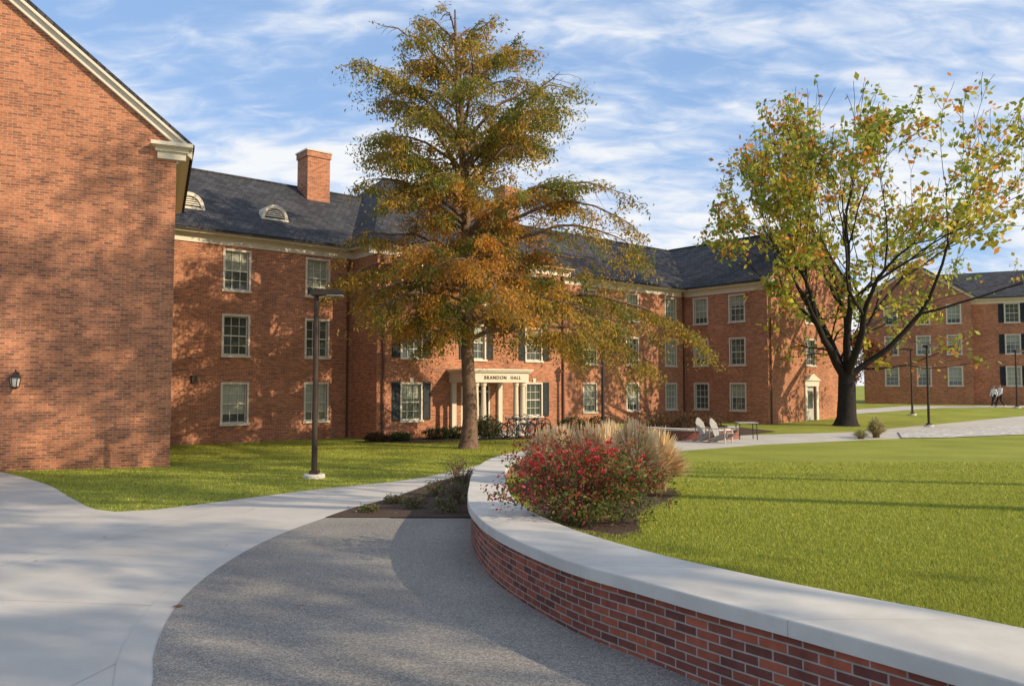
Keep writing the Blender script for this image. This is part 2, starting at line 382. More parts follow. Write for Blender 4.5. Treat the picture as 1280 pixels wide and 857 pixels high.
# ---------------------------------------------------------------- buildings
ROWS=[.04,2.82,5.5]
def window(parent,M,cx,z0,w=1.0,h=1.6,sh=False,key=False,bl=None):
    x0,x1=cx-w/2,cx+w/2; z1=z0+h
    b=B(); b.face([(x0,.13,z0),(x1,.13,z0),(x1,.13,z1),(x0,.13,z1)],0)
    bl=random.choice([0,.4,.5,.5,.75,.95]) if bl is None else bl
    if bl>0: b.face([(x0,.128,z1-h*bl),(x1,.128,z1-h*bl),(x1,.128,z1),(x0,.128,z1)],1)
    t=.045
    for a,c,d,e in ((x0,x0+t,z0,z1),(x1-t,x1,z0,z1)): b.box(a,c,.07,.125,d,e,2)
    zm=(z0+z1)/2
    for zz,tt in ((z0,t*1.4),(zm-t*.6,t*1.2),(z1-t,t)): b.box(x0+t,x1-t,.072,.123,zz,zz+tt,2)
    for k in (1,2):
        xx=x0+w*k/3; b.box(xx-.011,xx+.011,.09,.12,z0+t,z1-t,2)
    for zz in (z0+h*.25,z0+h*.75): b.box(x0+t,x1-t,.092,.118,zz-.011,zz+.011,2)
    wo=b.obj('window',[M_glass,M_blind,M_sash],parent,M)
    f=B(); q=.085
    f.box(x0-q,x0,-.03,.10,z0,z1+q); f.box(x1,x1+q,-.03,.10,z0,z1+q); f.box(x0,x1,-.03,.10,z1,z1+q)
    f.obj('frame',[M_cream],wo,M)
    s=B(); s.box(x0-q-.04,x1+q+.04,-.08,.10,z0-.09,z0); s.obj('sill',[M_cream],wo,M)
    if key:
        k=B(); k.prism([(cx-.07,z1+q),(cx+.07,z1+q),(cx+.11,z1+q+.2),(cx-.11,z1+q+.2)],-.05,-.002,'y'); k.obj('keystone',[M_cream],wo,M)
    if sh:
        for sx in (x0-q-.42,x1+q+.02):
            k=B(); sw=.40
            k.box(sx,sx+.05,-.045,-.004,z0,z1+q); k.box(sx+sw-.05,sx+sw,-.045,-.004,z0,z1+q)
            k.box(sx+.05,sx+sw-.05,-.043,-.006,z0,z0+.08); k.box(sx+.05,sx+sw-.05,-.043,-.006,z1+q-.08,z1+q); k.box(sx+.05,sx+sw-.05,-.043,-.006,zm-.04,zm+.04)
            zz=z0+.1
            while zz<z1+q-.1:
                k.face([(sx+.05,-.036,zz),(sx+sw-.05,-.036,zz),(sx+sw-.05,-.01,zz+.05),(sx+.05,-.01,zz+.05)]); zz+=.055
            k.obj('shutter',[M_shut],wo,M,recalc=False)
    return wo
def wall(parent,M,x0,x1,z0,z1,holes,mat=None,thick=.14,name='wall'):
    b=B(); xs=sorted({x0,x1,*[h[0] for h in holes],*[h[1] for h in holes]}); zs=sorted({z0,z1,*[h[2] for h in holes],*[h[3] for h in holes]})
    for i in range(len(xs)-1):
        for j in range(len(zs)-1):
            cx=(xs[i]+xs[i+1])/2; cz=(zs[j]+zs[j+1])/2
            if any(h[0]<cx<h[1] and h[2]<cz<h[3] for h in holes): continue
            b.face([(xs[i],0,zs[j]),(xs[i+1],0,zs[j]),(xs[i+1],0,zs[j+1]),(xs[i],0,zs[j+1])])
    for h in holes:
        b.face([(h[0],0,h[2]),(h[0],thick,h[2]),(h[0],thick,h[3]),(h[0],0,h[3])]); b.face([(h[1],0,h[2]),(h[1],thick,h[2]),(h[1],thick,h[3]),(h[1],0,h[3])])
        b.face([(h[0],0,h[3]),(h[1],0,h[3]),(h[1],thick,h[3]),(h[0],thick,h[3])]); b.face([(h[0],0,h[2]),(h[1],0,h[2]),(h[1],thick,h[2]),(h[0],thick,h[2])])
    return b.obj(name,[mat or M_brick],parent,M,recalc=False)
def facade(parent,M,x0,x1,z0,z1,cols,rows=ROWS,sh=False,key=False,skip=(),w=1.0,h=1.6,extra=()):
    pos=[(c,r) for ci,c in enumerate(cols) for ri,r in enumerate(rows) if (ci,ri) not in skip]
    wall(parent,M,x0,x1,z0,z1,[(c-w/2,c+w/2,r,r+h) for c,r in pos]+list(extra))
    for c,r in pos: window(parent,M,c,r,w,h,sh,key)
def sub(M,x,y,ex): return M@frame((x,y,0),ex)
def cornice(parent,M,x0,x1,z=7.3,top=7.85,ov=.42,y=0):
    b=B()
    b.box(x0,x1,y-.05,y+.02,z,z+.28)
    b.box(x0,x1,y-.12,y+.02,z+.28,z+.34)
    b.box(x0,x1,y-ov+.05,y+.02,z+.34,top-.14)
    b.box(x0,x1,y-ov,y+.02,top-.14,top-.03)
    b.obj('cornice',[M_cream],parent,M)
def downspout(parent,M,x,z0,z1,y=-.08):
    b=B(); b.box(x-.04,x+.04,y-.04,y+.03,z0,z1); b.box(x-.08,x+.08,y-.08,y+.04,z1-.22,z1); b.obj('downspout',[M_spout],parent,M)
d=(.766,.643)
H=frame((-11.34,32),d)
hall=make_empty('brick_hall',(-1,37,-.75),'three storey red brick residence hall with slate roof and columned entrance','building')
facade(hall,H,-8,5.33,-1.6,7.6,[-7.2,-3.6,0,3.6])
wall(hall,sub(H,5.33,0,(0,-1)),0,2.2,-1.6,7.6,[])
Mm=sub(H,0,-2.2,(1,0))
dz0,dz1=-.74,1.55
facade(hall,Mm,5.33,16.6,-1.6,7.6,[7.1,10.73,14.4],sh=True,key=True,skip=((1,0),),extra=[(9.85,11.6,-1.6,dz1)])
wall(hall,sub(H,16.6,-2.2,(0,1)),0,2.2,-1.6,7.6,[])
facade(hall,H,16.6,29.6,-1.6,7.6,[20.7,24.4,28.1])
Mr=sub(H,29.6,0,(0,-1))
facade(hall,Mr,0,6.04,-1.6,7.6,[1.25,3.95])
Mg=sub(H,0,-6.04,(1,0))
facade(hall,Mg,29.6,39.3,-1.6,7.8,[34.45],skip=((0,0),),extra=[(33.9,35.0,-1.6,1.5)])
RZ=11.5
gb=B(); gb.prism([(29.6,7.8),(39.3,7.8),(34.45,RZ-.25)],0,.2,'y'); gb.obj('gable_wall',[M_brick],hall,Mg)
wall(hall,sub(H,39.3,-6.04,(0,1)),0,16,-1.6,7.8,[])
cornice(hall,H,-8,5.28); cornice(hall,Mm,4.9,17.0); cornice(hall,H,16.65,29.2)
cornice(hall,sub(H,5.33,0,(0,-1)),0,2.14)
cornice(hall,Mr,0.0,6.42)
def rake(parent,M,x0,x1,xa,ze,za,y0=-.12,th=.30):
    b=B()
    b.prism([(x0,ze),(x0,ze-th),(xa,za-th),(xa,za)],y0,-.003,'y'); b.prism([(x1,ze),(xa,za),(xa,za-th),(x1,ze-th)],y0,-.003,'y')
    b.prism([(x0,ze),(x0,ze-.09),(xa,za-.09),(xa,za)],y0-.10,y0-.002,'y'); b.prism([(x1,ze),(xa,za),(xa,za-.09),(x1,ze-.09)],y0-.10,y0-.002,'y')
    b.obj('rake_trim',[M_cream],parent,M)
def returns(parent,M,xs,z,w=.75,top=7.9):
    for xa,xb in xs:
        b=B(); b.box(xa,xb,-.30,-.003,z+.3,top-.1); b.box(xa-.05,xb+.05,-.36,-.003,top-.1,top); b.box(xa+.06,xb-.06,-.2,-.003,z+.2,z+.3); b.box(xa+.12,xb-.12,-.12,-.003,z,z+.2)
        b.obj('cornice_return',[M_cream],parent,M)
rake(hall,Mg,29.15,39.75,34.45,7.82,RZ); returns(hall,Mg,[(29.14,30.2),(38.7,39.76)],7.3)
r=B(); r.prism([(-.5,7.84),(4.85,RZ),(10.2,7.84),(10.2,7.72),(4.85,RZ-.15),(-.5,7.72)],-8,34.4,'x'); roofA=r.obj('roof',[M_slate],hall,H)
r=B(); r.prism([(29.1,7.86),(34.45,RZ+.1),(39.8,7.86),(39.8,7.74),(34.45,RZ-.05),(29.1,7.74)],-6.4,10,'y'); r.obj('roof',[M_slate],hall,H,swap=True)
r=B(); x0,x1,y0,y1,ze,zr=4.85,17.05,-2.7,12.4,7.84,12.8; ra,rb,ym=9.7,12.9,4.85
r.face([(x0,y0,ze),(x1,y0,ze),(rb,ym,zr),(ra,ym,zr)]); r.face([(x1,y1,ze),(x0,y1,ze),(ra,ym,zr),(rb,ym,zr)])
sq=lambda P:[(p[1],p[0]) for p in P]
P=[(x0,y1,ze),(x0,y0,ze),(ra,ym,zr)]; r.face(P,0,sq(P)); P=[(x1,y0,ze),(x1,y1,ze),(rb,ym,zr)]; r.face(P,0,sq(P))
r.box(x0,x1,y0,y1,ze-.1,ze-.001)
r.obj('roof',[M_slate],hall,H)
r=B(); r.tube([(-8,4.85,RZ+.01),(34,4.85,RZ+.01)],.07,6); r.tube([(ra,ym,zr),(rb,ym,zr)],.08,6); r.tube([(x0,y0,ze),(ra,ym,zr)],.06,6); r.tube([(x1,y0,ze),(rb,ym,zr)],.06,6); r.tube([(34.45,-6.4,RZ+.12),(34.45,8,RZ+.12)],.07,6)
r.obj('ridge_cap',[M_slate],roofA,H)
def chimney(x,y,wx,wy,zt,z0=9.0):
    b=B(); b.box(x-wx/2,x+wx/2,y-wy/2,y+wy/2,z0,zt-.35); b.box(x-wx/2-.05,x+wx/2+.05,y-wy/2-.05,y+wy/2+.05,zt-.35,zt-.08)
    b.obj('chimney',[M_brick],roofA,H)
    c=B(); c.box(x-wx/2-.09,x+wx/2+.09,y-wy/2-.09,y+wy/2+.09,zt-.079,zt); c.obj('chimney_cap',[M_stone],roofA,H)
chimney(5.35,4.2,1.2,1.15,13.2); chimney(18.2,4.6,1.1,1.1,13.6)
def eyebrow(x,parent):
    b=B(); yb=1.05; zb=7.84+(yb+.5)*(RZ-7.84)/5.35; R=.52
    arc=[(x+R*math.cos(a),zb+R*1.05*math.sin(a)) for a in np.linspace(0,math.pi,17)]
    b.prism(arc,yb-.02,yb+1.0,'y',0)
    ring=[(x+(R+.09)*math.cos(a),zb-.03+(R+.09)*1.05*math.sin(a)) for a in np.linspace(0,math.pi,17)]; rin=[(x+(R-.05)*math.cos(a),zb-.03+(R-.05)*1.05*math.sin(a)) for a in np.linspace(math.pi,0,17)]
    b.prism(ring+rin,yb-.1,yb+.95,'y',1)
    b.box(x-R-.1,x+R+.1,yb-.12,yb+.2,zb-.1,zb-.0,1)
    for k in range(1,6):
        zz=zb+k*.085; hw=math.sqrt(max(0,(R-.06)**2-(zz-zb)**2)); b.face([(x-hw,yb-.06,zz),(x+hw,yb-.06,zz),(x+hw,yb-.025,zz+.06),(x-hw,yb-.025,zz+.06)],1)
    b.obj('dormer_vent',[M_black,M_cream],parent,H,recalc=False)
for x in (-1.65,2.0): eyebrow(x,roofA)
for M_,x in ((H,5.05),(Mm,5.6),(Mm,16.4),(H,29.35)): downspout(hall,M_,x,-.7,7.3)
downspout(hall,Mg,29.8,-.7,7.3)
por=make_empty('portico',tuple(Mm@Vector((10.73,-1,-.75)))); COL.objects.unlink(por); place(por,hall); por.matrix_parent_inverse=Matrix.Translation(-WL[hall])
px0,px1=9.15,12.3
b=B(); b.box(px0,px1,-2.0,-.003,1.72,2.18); b.box(px0-.1,px1+.1,-2.1,-.003,2.18,2.25); b.box(px0-.16,px1+.16,-2.16,-.003,2.25,2.33); b.obj('entablature',[M_cream],por,Mm)
for x in (px0+.2,px0+.62,px1-.62,px1-.2):
    b=B(); z0=-.6; b.tube([(x,-1.8,z0),(x,-1.8,z0+.1),(x,-1.8,z0+.101),(x,-1.8,0.3),(x,-1.8,1.55),(x,-1.8,1.56),(x,-1.8,1.66),(x,-1.8,1.719)],[.17,.17,.125,.13,.105,.14,.14,.16],16); b.obj('column',[M_cream],por,Mm,smooth=False)
for x in (px0+.2,px1-.2):
    b=B(); b.box(x-.12,x+.12,-.16,-.004,-.6,1.719); b.obj('pilaster',[M_cream],por,Mm)
b=B(); b.box(px0-.2,px1+.2,-2.3,-.003,-.8,-.6); b.obj('step',[M_stone],por,Mm)
b=B(); b.box(9.85,11.6,.1,.13,-.6,dz1); do=b.obj('door',[M_door],hall,Mm)
b=B()
for a,c in ((9.85,9.95),(11.5,11.6),(10.25,10.33),(11.12,11.2)): b.box(a,c,.02,.098,-.6,dz1)
b.box(9.95,11.5,.021,.097,1.25,1.33); b.box(9.85,11.6,.02,.099,dz1,dz1+.05) ; b.obj('frame',[M_cream],do,Mm)
b=B(); b.box(10.45,11.0,.085,.099,-.1,1.1); b.obj('door_glass',[M_glass],do,Mm)
M_let=pm('letter_paint',(.07,.05,.03),None,.5,4)
for word,xc in (('BRANDON',10.30),('HALL',11.50)):
    cu=bpy.data.curves.new('lettering','FONT'); cu.body=word; cu.size=.23; cu.extrude=.012; cu.align_x='CENTER'; cu.space_character=1.22; cu.offset=-.001
    to=bpy.data.objects.new('tmp',cu); COL.objects.link(to); bpy.context.view_layer.update()
    me=bpy.data.meshes.new_from_object(to.evaluated_get(bpy.context.evaluated_depsgraph_get())); bpy.data.objects.remove(to)
    T=Mm@Matrix.Translation((xc,-2.014,1.86))@Matrix.Rotation(math.pi/2,4,'X'); me.transform(T); me.materials.clear(); me.materials.append(M_let)
    lo=bpy.data.objects.new('lettering',me); WL[lo]=Vector((0,0,0)); place(lo,por)
b=B(); b.box(33.9,35.0,.1,.14,-.74,1.5); do=b.obj('door',[pm('side_door_paint',(.5,.47,.4),None,.5,3)],hall,Mg)
b=B(); b.box(33.65,33.9,-.08,.09,-.74,1.5); b.box(35.0,35.25,-.08,.09,-.74,1.5); b.box(33.6,35.3,-.1,.09,1.5,1.85); b.prism([(33.5,1.85),(35.4,1.85),(34.45,2.3)],-.2,-.003,'y'); b.obj('frame',[M_cream],do,Mg)
b=B(); b.box(34.1,34.8,.085,.099,.1,1.2); b.obj('door_glass',[M_glass],do,Mg)
b=B(); b.box(-1.75,-1.55,-.12,-.003,1.7,1.95); b.box(-1.78,-1.52,-.14,-.003,1.95,1.98); b.obj('vent',[M_bronze],hall,H)
# ---- near hall
LB=frame((-9.28,21.3),(.91,.415)); LE=8.22
lb=make_empty('brick_hall',(-13,20,-.55),'red brick hall gable end with white cornice beside lawn and path','building')
wall(lb,LB,-11,0,-1.5,LE+.15,[])
gb=B(); gb.prism([(-11,LE+.15),(0,LE+.15),(-5.5,12.75)],0,.2,'y'); gb.obj('gable_wall',[M_brick],lb,LB)
wall(lb,sub(LB,0,0,(0,1)),0,8.6,-1.5,LE+.15,[])
wall(lb,sub(LB,-11,8.6,(0,-1)),0,8.6,-1.5,LE+.15,[])
r=B(); r.prism([(-11.45,LE),(-5.5,13.1),(.45,LE),(.45,LE-.1),(-5.5,12.98),(-11.45,LE-.1)],-.24,8.7,'y'); r.obj('roof',[M_slate],lb,LB,swap=True)
rake(lb,LB,-11.4,.4,-5.5,LE-.06,12.96,y0=-.13); returns(lb,LB,[(-.60,.36)],LE-.42,top=LE)
cornice(lb,sub(LB,0,0,(0,1)),0.01,8.6,top=LE+.02,z=LE-.5,ov=.36)
wl=make_empty('wall_lantern',tuple(LB@Vector((-3.6,0,1.6))),'black metal wall lantern on brick gable','wall lantern')
b=B(); b.box(-3.66,-3.54,-.03,-.003,1.72,1.95); b.tube([(-3.6,-.03,1.85),(-3.6,-.12,1.98),(-3.6,-.22,2.0),(-3.6,-.24,1.9)],.014,6); b.obj('bracket',[M_black],wl,LB)
b=B(); cx,cy=-3.6,-.24
b.tube([(cx,cy,1.52),(cx,cy,1.56),(cx,cy,1.58)],[.03,.09,.09],6)
b.tube([(cx,cy,1.80),(cx,cy,1.82),(cx,cy,1.90),(cx,cy,1.94)],[.15,.14,.04,.02],6)
for k in range(6):
    t=math.pi/3*k; b.tube([(cx+.09*math.cos(t),cy+.09*math.sin(t),1.57),(cx+.13*math.cos(t),cy+.13*math.sin(t),1.81)],.009,4)
b.obj('lantern_cage',[M_black],wl,LB)
b=B(); b.tube([(cx,cy,1.59),(cx,cy,1.80)],[.075,.115],6); b.obj('glass',[M_lens],wl,LB)
# ---- far hall
F=frame((32.8,72),(.9,-.436)); RF=[1.5,4.25,6.95]
fb=make_empty('brick_hall',(40,68,-.2),'distant red brick hall with cross gable and slate roof','building')
M1=sub(F,0,-1.0,(1,0))
facade(fb,M1,-.3,8.3,-1.6,9.1,[2.0,4.55,6.95],rows=RF)
gb=B(); gb.prism([(-.3,9.1),(8.3,9.1),(4.0,12.0)],0,.2,'y'); gb.obj('gable_wall',[M_brick],fb,M1)
wall(fb,sub(F,8.3,-1,(0,1)),0,1.0,-1.6,9.1,[])
wall(fb,sub(F,-.3,9,(0,-1)),0,10,-1.6,9.1,[])
facade(fb,F,8.3,32,-1.6,9.0,[11.4,15,18.6,22.2],rows=RF,sh=True)
cornice(fb,F,8.3,32,z=8.6,top=9.15)
rake(fb,M1,-.7,8.7,4.0,9.15,12.3)
r=B(); r.prism([(-.8,9.15),(4.0,12.4),(8.8,9.15),(8.8,9.05),(4.0,12.25),(-.8,9.05)],-1.3,6,'y'); r.obj('roof',[M_slate],fb,F,swap=True)
r=B(); r.prism([(-.5,9.15),(5,12.0),(10.5,9.15),(10.5,9.05),(5,11.9),(-.5,9.05)],2.5,32,'x'); r.obj('roof',[M_slate],fb,F)
# ---------------------------------------------------------------- trees
def tubes_np(segs,n=6):
    b=B()
    for pts,rad in segs: b.tube(pts,rad,n if rad[0]>.06 else 4,0,cap=False)
    return b
def leaf_quads(C,size,asp,down,col,rngl):
    n=len(C); a=rngl.normal(size=(n,3)); a[:,2]-=down; a/=np.linalg.norm(a,axis=1)[:,None]
    r=rngl.normal(size=(n,3)); b=np.cross(a,r); b/=np.linalg.norm(b,axis=1)[:,None]
    s=(size*rngl.uniform(.6,1.35,n))[:,None]
    V=np.stack([C,C+a*s*.5+b*s*asp*.5,C+a*s,C+a*s*.5-b*s*asp*.5],1).reshape(-1,3)
    F=np.arange(4*n).reshape(-1,4); return V,F,np.repeat(col,4,0)
def fbm(C,sc,scz,seed=0):
    return np.array([noise.noise(Vector((float(c[0])*sc+seed,float(c[1])*sc,float(c[2])*scz))) for c in C])
def cypress(bx,by):
    R_=random.Random(11); rl=np.random.default_rng(3)
    zb=g(by); tree=make_empty('cypress_tree',(bx,by,zb),'tall bald cypress with rusty gold feathery foliage on lawn','tree')
    hs=[3,4.3,5.8,6.9,8.7,9.9,11.4,12.8,14.2,15.3,16.1]; Ls=[1.6,3.9,4.8,4.3,3.5,4.2,4.3,4.2,3.3,2.7,.9]; Rs=[5.5,9.0,6.8,7.2,6.3,5.8,5.5,4.5,3.5,2.6,.9]
    tx=lambda z: bx+np.interp(z,[0,6,11,16],[0,-.1,-.3,-.65])
    segs=[]; tp=[];tr=[]
    for z in list(np.linspace(zb-.1,zb+1.2,6))+list(np.linspace(1.2,15.7,18)):
        t=(z-zb)/(16-zb); tp.append((float(tx(z))+.04*math.sin(z*1.7),by+.05*math.cos(z*1.3),float(z))); tr.append(.26*(1-t)**.8+.02+.13*math.exp(-(z-zb)/.4))
    segs.append((tp,tr)); Cs=[];cols=[]
    nb=86
    for i in range(nb):
        h=3.3+12.6*(i/nb)**.95; az=i*2.39996+R_.uniform(-.3,.3); ca,sa=math.cos(az),math.sin(az)
        rx=np.interp(h,hs,Rs) if ca>0 else np.interp(h,hs,Ls); dd=.5*(np.interp(h,hs,Ls)+np.interp(h,hs,Rs))*.8
        Lh=1/math.sqrt((ca/rx)**2+(sa/dd)**2)*R_.choice([.6,.85,1.0,1.05])
        rise=Lh*np.interp(h,[3,6,10,15],[-.02,.14,.42,.75]); h0=max(2.9,h-rise)
        pts=[];rad=[]; wob=R_.uniform(-.3,.3); r0=.02+.0105*Lh; fl=R_.uniform(.06,.15)
        for k in range(10):
            s=k/9; aa=az+wob*s*s
            z=h0+(h-h0)*s**.85+.09*Lh*math.sin(math.pi*s)-(fl*Lh*s**3 if h<10 else .05*Lh*s**3)
            pts.append(Vector((float(tx(h0))+math.cos(aa)*Lh*s,by+math.sin(aa)*Lh*s,z+R_.uniform(-.09,.09)))); rad.append(r0*(1-s)**.8+.008)
        segs.append((pts,rad))
        s=.22
        while s<1.0:
            k=min(8,int(s*9)); p=pts[k].lerp(pts[k+1],s*9-k); fd=(pts[k+1]-pts[k]).normalized(); sd=fd.cross(Vector((0,0,1))).normalized()
            for side in (-1,1):
                if R_.random()<.12: continue
                tl=min(1.5,(.25+.5*math.sin(math.pi*min(1,s*.85+.1)))*Lh*.36)*R_.uniform(.4,1.25)+.2
                dr=(sd*side*R_.uniform(.4,1)+fd*R_.uniform(.4,1.0)+Vector((0,0,R_.uniform(-.35,.2)))).normalized()
                q=[p+dr*tl*u+Vector((0,0,-.38*tl*u*u)) for u in (0,.5,1)]
                segs.append((q,[.011,.008,.004]))
                nl=int(tl*96)+16
                u=rl.uniform(.0,1.12,nl)[:,None]; p0=np.array(p)[None]
                C=p0+np.array(dr)[None]*tl*u+np.array([0,0,-1.])[None]*.38*tl*u*u+rl.normal(size=(nl,3))*np.array([.11,.11,.05])[None]*(.5+u)
                C[:,2]-=np.abs(rl.normal(size=nl))*.19
                Cs.append(C)
                rust=.22+.6*math.exp(-((p.z-6.5)/2.8)**2)*math.exp(-((p.x-bx-.5)/3.6)**2)+R_.uniform(-.22,.22)+.35*noise.noise(p*.4)
                rust=min(1,max(0,rust)); a=np.array([.34,.28,.045])*(1-rust)+np.array([.58,.25,.045])*rust
                if R_.random()<.30: a=np.array([.19,.20,.035])
                cols.append(np.repeat((a*R_.uniform(.75,1.2))[None],nl,0))
            s+=.27/Lh*R_.uniform(.8,1.2)
    C=np.concatenate(Cs); cl=np.concatenate(cols); keep=fbm(C,.45,1.2,5)>-.19
    C=C[keep]; cl=cl[keep]*rl.uniform(.75,1.25,(len(C),1))
    tubes_np(segs,9).obj('trunk',[M_bark],tree,smooth=True,recalc=False)
    V,Fc,cc=leaf_quads(C,.145,.34,1.0,cl,rl); np_mesh('crown',V,Fc,[M_leaf],tree,col=cc)
    print('cypress leaves',len(C)); return tree
cypress(-1.56,28.7)
def vase_tree(name,bx,by,height,seed,label,pal,nl=16,lsize=.2,limbs=7,els=(.9,1.25),tr0=.5,zb=None,depthmax=6,bark=None,th=.14,sig=.24,thr=-.1,mindep=4,warp=(1,1,1),side=.5,lowk=.3):
    R_=random.Random(seed); rl=np.random.default_rng(seed)
    zb=g(by) if zb is None else zb
    tree=make_empty(name,(bx,by,zb),label,'tree'); segs=[];tips=[]
    H0=height*th
    segs.append(([(bx,by,zb-.15),(bx,by,zb+.15),(bx+.02,by,zb+.5),(bx+.05,by,zb+H0*.6),(bx+.08,by,zb+H0*1.15)],[tr0*1.7,tr0*1.3,tr0*1.05,tr0*.95,tr0*.9]))
    L0=height*.235
    def br(p,dr,L,r,dep):
        pts=[p];rad=[r]; q=p.copy(); dd=dr.copy(); n=4
        for k in range(n):
            dd=(dd+Vector((R_.gauss(0,.11),R_.gauss(0,.11),R_.gauss(.05,.08)))).normalized(); q=q+dd*L/n; pts.append(q.copy()); rad.append(max(.012,r*(1-.36*(k+1)/n)))
            if dep>=mindep: tips.append((q.copy(),dep))
        segs.append((pts,rad))
        if dep>=depthmax: return
        nb=2 if R_.random()<.62 else 3
        base=R_.uniform(0,6.28)
        for b in range(nb):
            ax=dd.orthogonal().normalized(); ax.rotate(Matrix.Rotation(base+b*6.283/nb+R_.uniform(-.5,.5),3,dd))
            ang=R_.uniform(.30,.66) if b else R_.uniform(.1,.35)
            nd=(dd*math.cos(ang)+ax*math.sin(ang))
            br(q,nd.normalized(),L*R_.uniform(.68,.88),rad[-1]*(.84 if b==0 else .66),dep+1)
        for kk in (1,2,3):
            if dep<depthmax-1 and R_.random()<side*.5:
                ax=dd.orthogonal().normalized(); ax.rotate(Matrix.Rotation(R_.uniform(0,6.28),3,dd)); br(pts[kk],(dd*.5+ax*.8+Vector((0,0,-.1))).normalized(),L*R_.uniform(.4,.6),rad[kk]*.32,max(dep+2,depthmax-2))
    top=Vector((bx+.06,by,zb+H0))
    for i in range(limbs):
        az=i*6.283/limbs+R_.uniform(-.3,.3); el=els[0]+(els[1]-els[0])*((i*.618)%1)
        if i==limbs-1: el=1.48
        br(top+Vector((0,0,R_.uniform(-.2,.3)*min(H0,3)*.4)),Vector((math.cos(az)*math.cos(el),math.sin(az)*math.cos(el),math.sin(el))).normalized(),L0*R_.uniform(.85,1.15),tr0*R_.uniform(.32,.48),1)
    def wp(p):
        dx=p[0]-bx; dz=p[2]-zb
        f=warp[0] if dx<0 else warp[1]
        dz2=dz if dz<height*.6 else height*.6+(dz-height*.6)*warp[2]
        return Vector((bx+dx*f,p[1],zb+dz2))
    if warp!=(1,1,1):
        segs=[([wp(p) for p in pts],rad) for pts,rad in segs]; tips=[(wp(t),d_) for t,d_ in tips]
    Cs=[];cols=[]
    for t,dep in tips:
        dens=nl*(1.0 if dep>=5 else lowk)
        v=noise.noise(t*.36+Vector((seed,0,0)))
        if v<thr: dens*=.1
        if R_.random()<.38: dens*=.1
        n=int(dens*R_.uniform(.3,1.9)+R_.random())
        if n<=0: continue
        Cs.append(np.array(t)[None]+rl.normal(size=(n,3))*sig*np.array([1,1,.8]))
        c=np.array(pal(t,R_,zb,height))*R_.uniform(.75,1.25); cols.append(np.repeat(c[None],n,0)*rl.uniform(.7,1.3,(n,1)))
    tubes_np(segs,9).obj('trunk',[bark or M_bark2],tree,smooth=True,recalc=False)
    C=np.concatenate(Cs); V,Fc,cc=leaf_quads(C,lsize,.6,.2,np.concatenate(cols),rl); np_mesh('crown',V,Fc,[M_leaf],tree,col=cc)
    mx=C.max(0)-np.array([bx,by,zb]); mn=C.min(0)-np.array([bx,by,zb]); print('tree',name,len(C),len(segs),mn,mx)
    return tree
def palR(t,R_,zb,h):
    f=(t.z-zb)/h; o=R_.random()
    if o<.12+.4*max(0,f-.5): return (.64,.29,.05)
    if o<.58: return (.52,.45,.06)
    return (.28,.33,.05)
vase_tree('shade_tree',19.2,45,18.8,33,'broad shade tree with dark trunk and thinning green orange leaves',palR,nl=4.6,lsize=.34,limbs=9,els=(.6,1.3),tr0=.52,warp=(.66,1.25,1.1),sig=.22,thr=-.2,side=.45,lowk=.5)
t1=vase_tree('shade_tree',17.8,8.6,15.5,12,'tall high branched shade tree on lawn casting long shadows',palR,nl=5,lsize=.28,limbs=7,els=(.8,1.3),tr0=.30,th=.5,zb=lz(8.6),sig=.26,thr=-.05,side=.5,warp=(.8,1.1,1))
copy_thing(t1,(15.6,4.4,lz(4.4)),.9,1.9)
copy_thing(t1,(17.5,-5.0,g(-5)),.85,2.6)
def palRed(t,R_,zb,h): return R_.choice([(.30,.09,.045),(.34,.16,.06),(.20,.08,.04)])
vase_tree('maple_tree',28.9,68,6.8,5,'small maple with red autumn leaves between two brick halls',palRed,nl=12,lsize=.22,limbs=6,tr0=.14,depthmax=5,els=(.8,1.2),mindep=3)
# ---------------------------------------------------------------- shrubs etc
def shrub(name,x,y,z,rx,ry,h,n,size,pal,label,cat='shrub',seed=1,asp=.5,stems=14,noisy=.6,group=None,amp=.35):
    rl=np.random.default_rng(seed); e=make_empty(name,(x,y,z),label,cat,group)
    b=B()
    for k in range(stems):
        a=rl.uniform(0,6.28); q=rl.uniform(.3,.85); b.tube([(x,y,z-.03),(x+rx*.4*q*math.cos(a),y+ry*.4*q*math.sin(a),z+h*.45),(x+rx*q*math.cos(a),y+ry*q*math.sin(a),z+h*rl.uniform(.6,.95))],[.012,.008,.004],4)
    b.obj('stems',[M_bark],e)
    v=rl.normal(size=(n*2,3)); v/=np.linalg.norm(v,axis=1)[:,None]; rr=rl.uniform(.35,1,n*2)**.5; v=v*rr[:,None]
    nz=np.array([noise.noise(Vector((float(p[0])*2.6+seed,float(p[1])*2.6,float(p[2])*2.6))) for p in v])
    v=v*(1+amp*nz)[:,None]; v=v[nz>-noisy*.5][:n]
    C=np.stack([x+v[:,0]*rx,y+v[:,1]*ry,z+h*.5+v[:,2]*h*.5],1); C=C[C[:,2]>z+.01]
    col=pal(rl,C,(C-np.array([x,y,z]))/np.array([rx,ry,h]))
    V,F_,cc=leaf_quads(C,size,asp,0,col,rl); np_mesh('foliage',V,F_,[M_leaf],e,col=cc)
    return e
def pal_rose(rl,C,Q):
    n=len(C); c=np.tile(np.array([.12,.14,.035]),(n,1)); r=rl.random(n)
    nn=np.array([noise.noise(Vector((float(p[0])*3,float(p[1])*3,float(p[2])*3))) for p in C])
    redness=.20+.5*np.clip(Q[:,2]-.3,0,1)-.25*Q[:,0]+.6*nn
    c[r<redness]=(.34,.06,.045); c[(r>.84)]=(.24,.21,.05); c[(r<redness*.22)]=(.58,.08,.07)
    return c*rl.uniform(.6,1.4,(n,1))
zr_=lz(7.6); RX,RY=.70,7.8
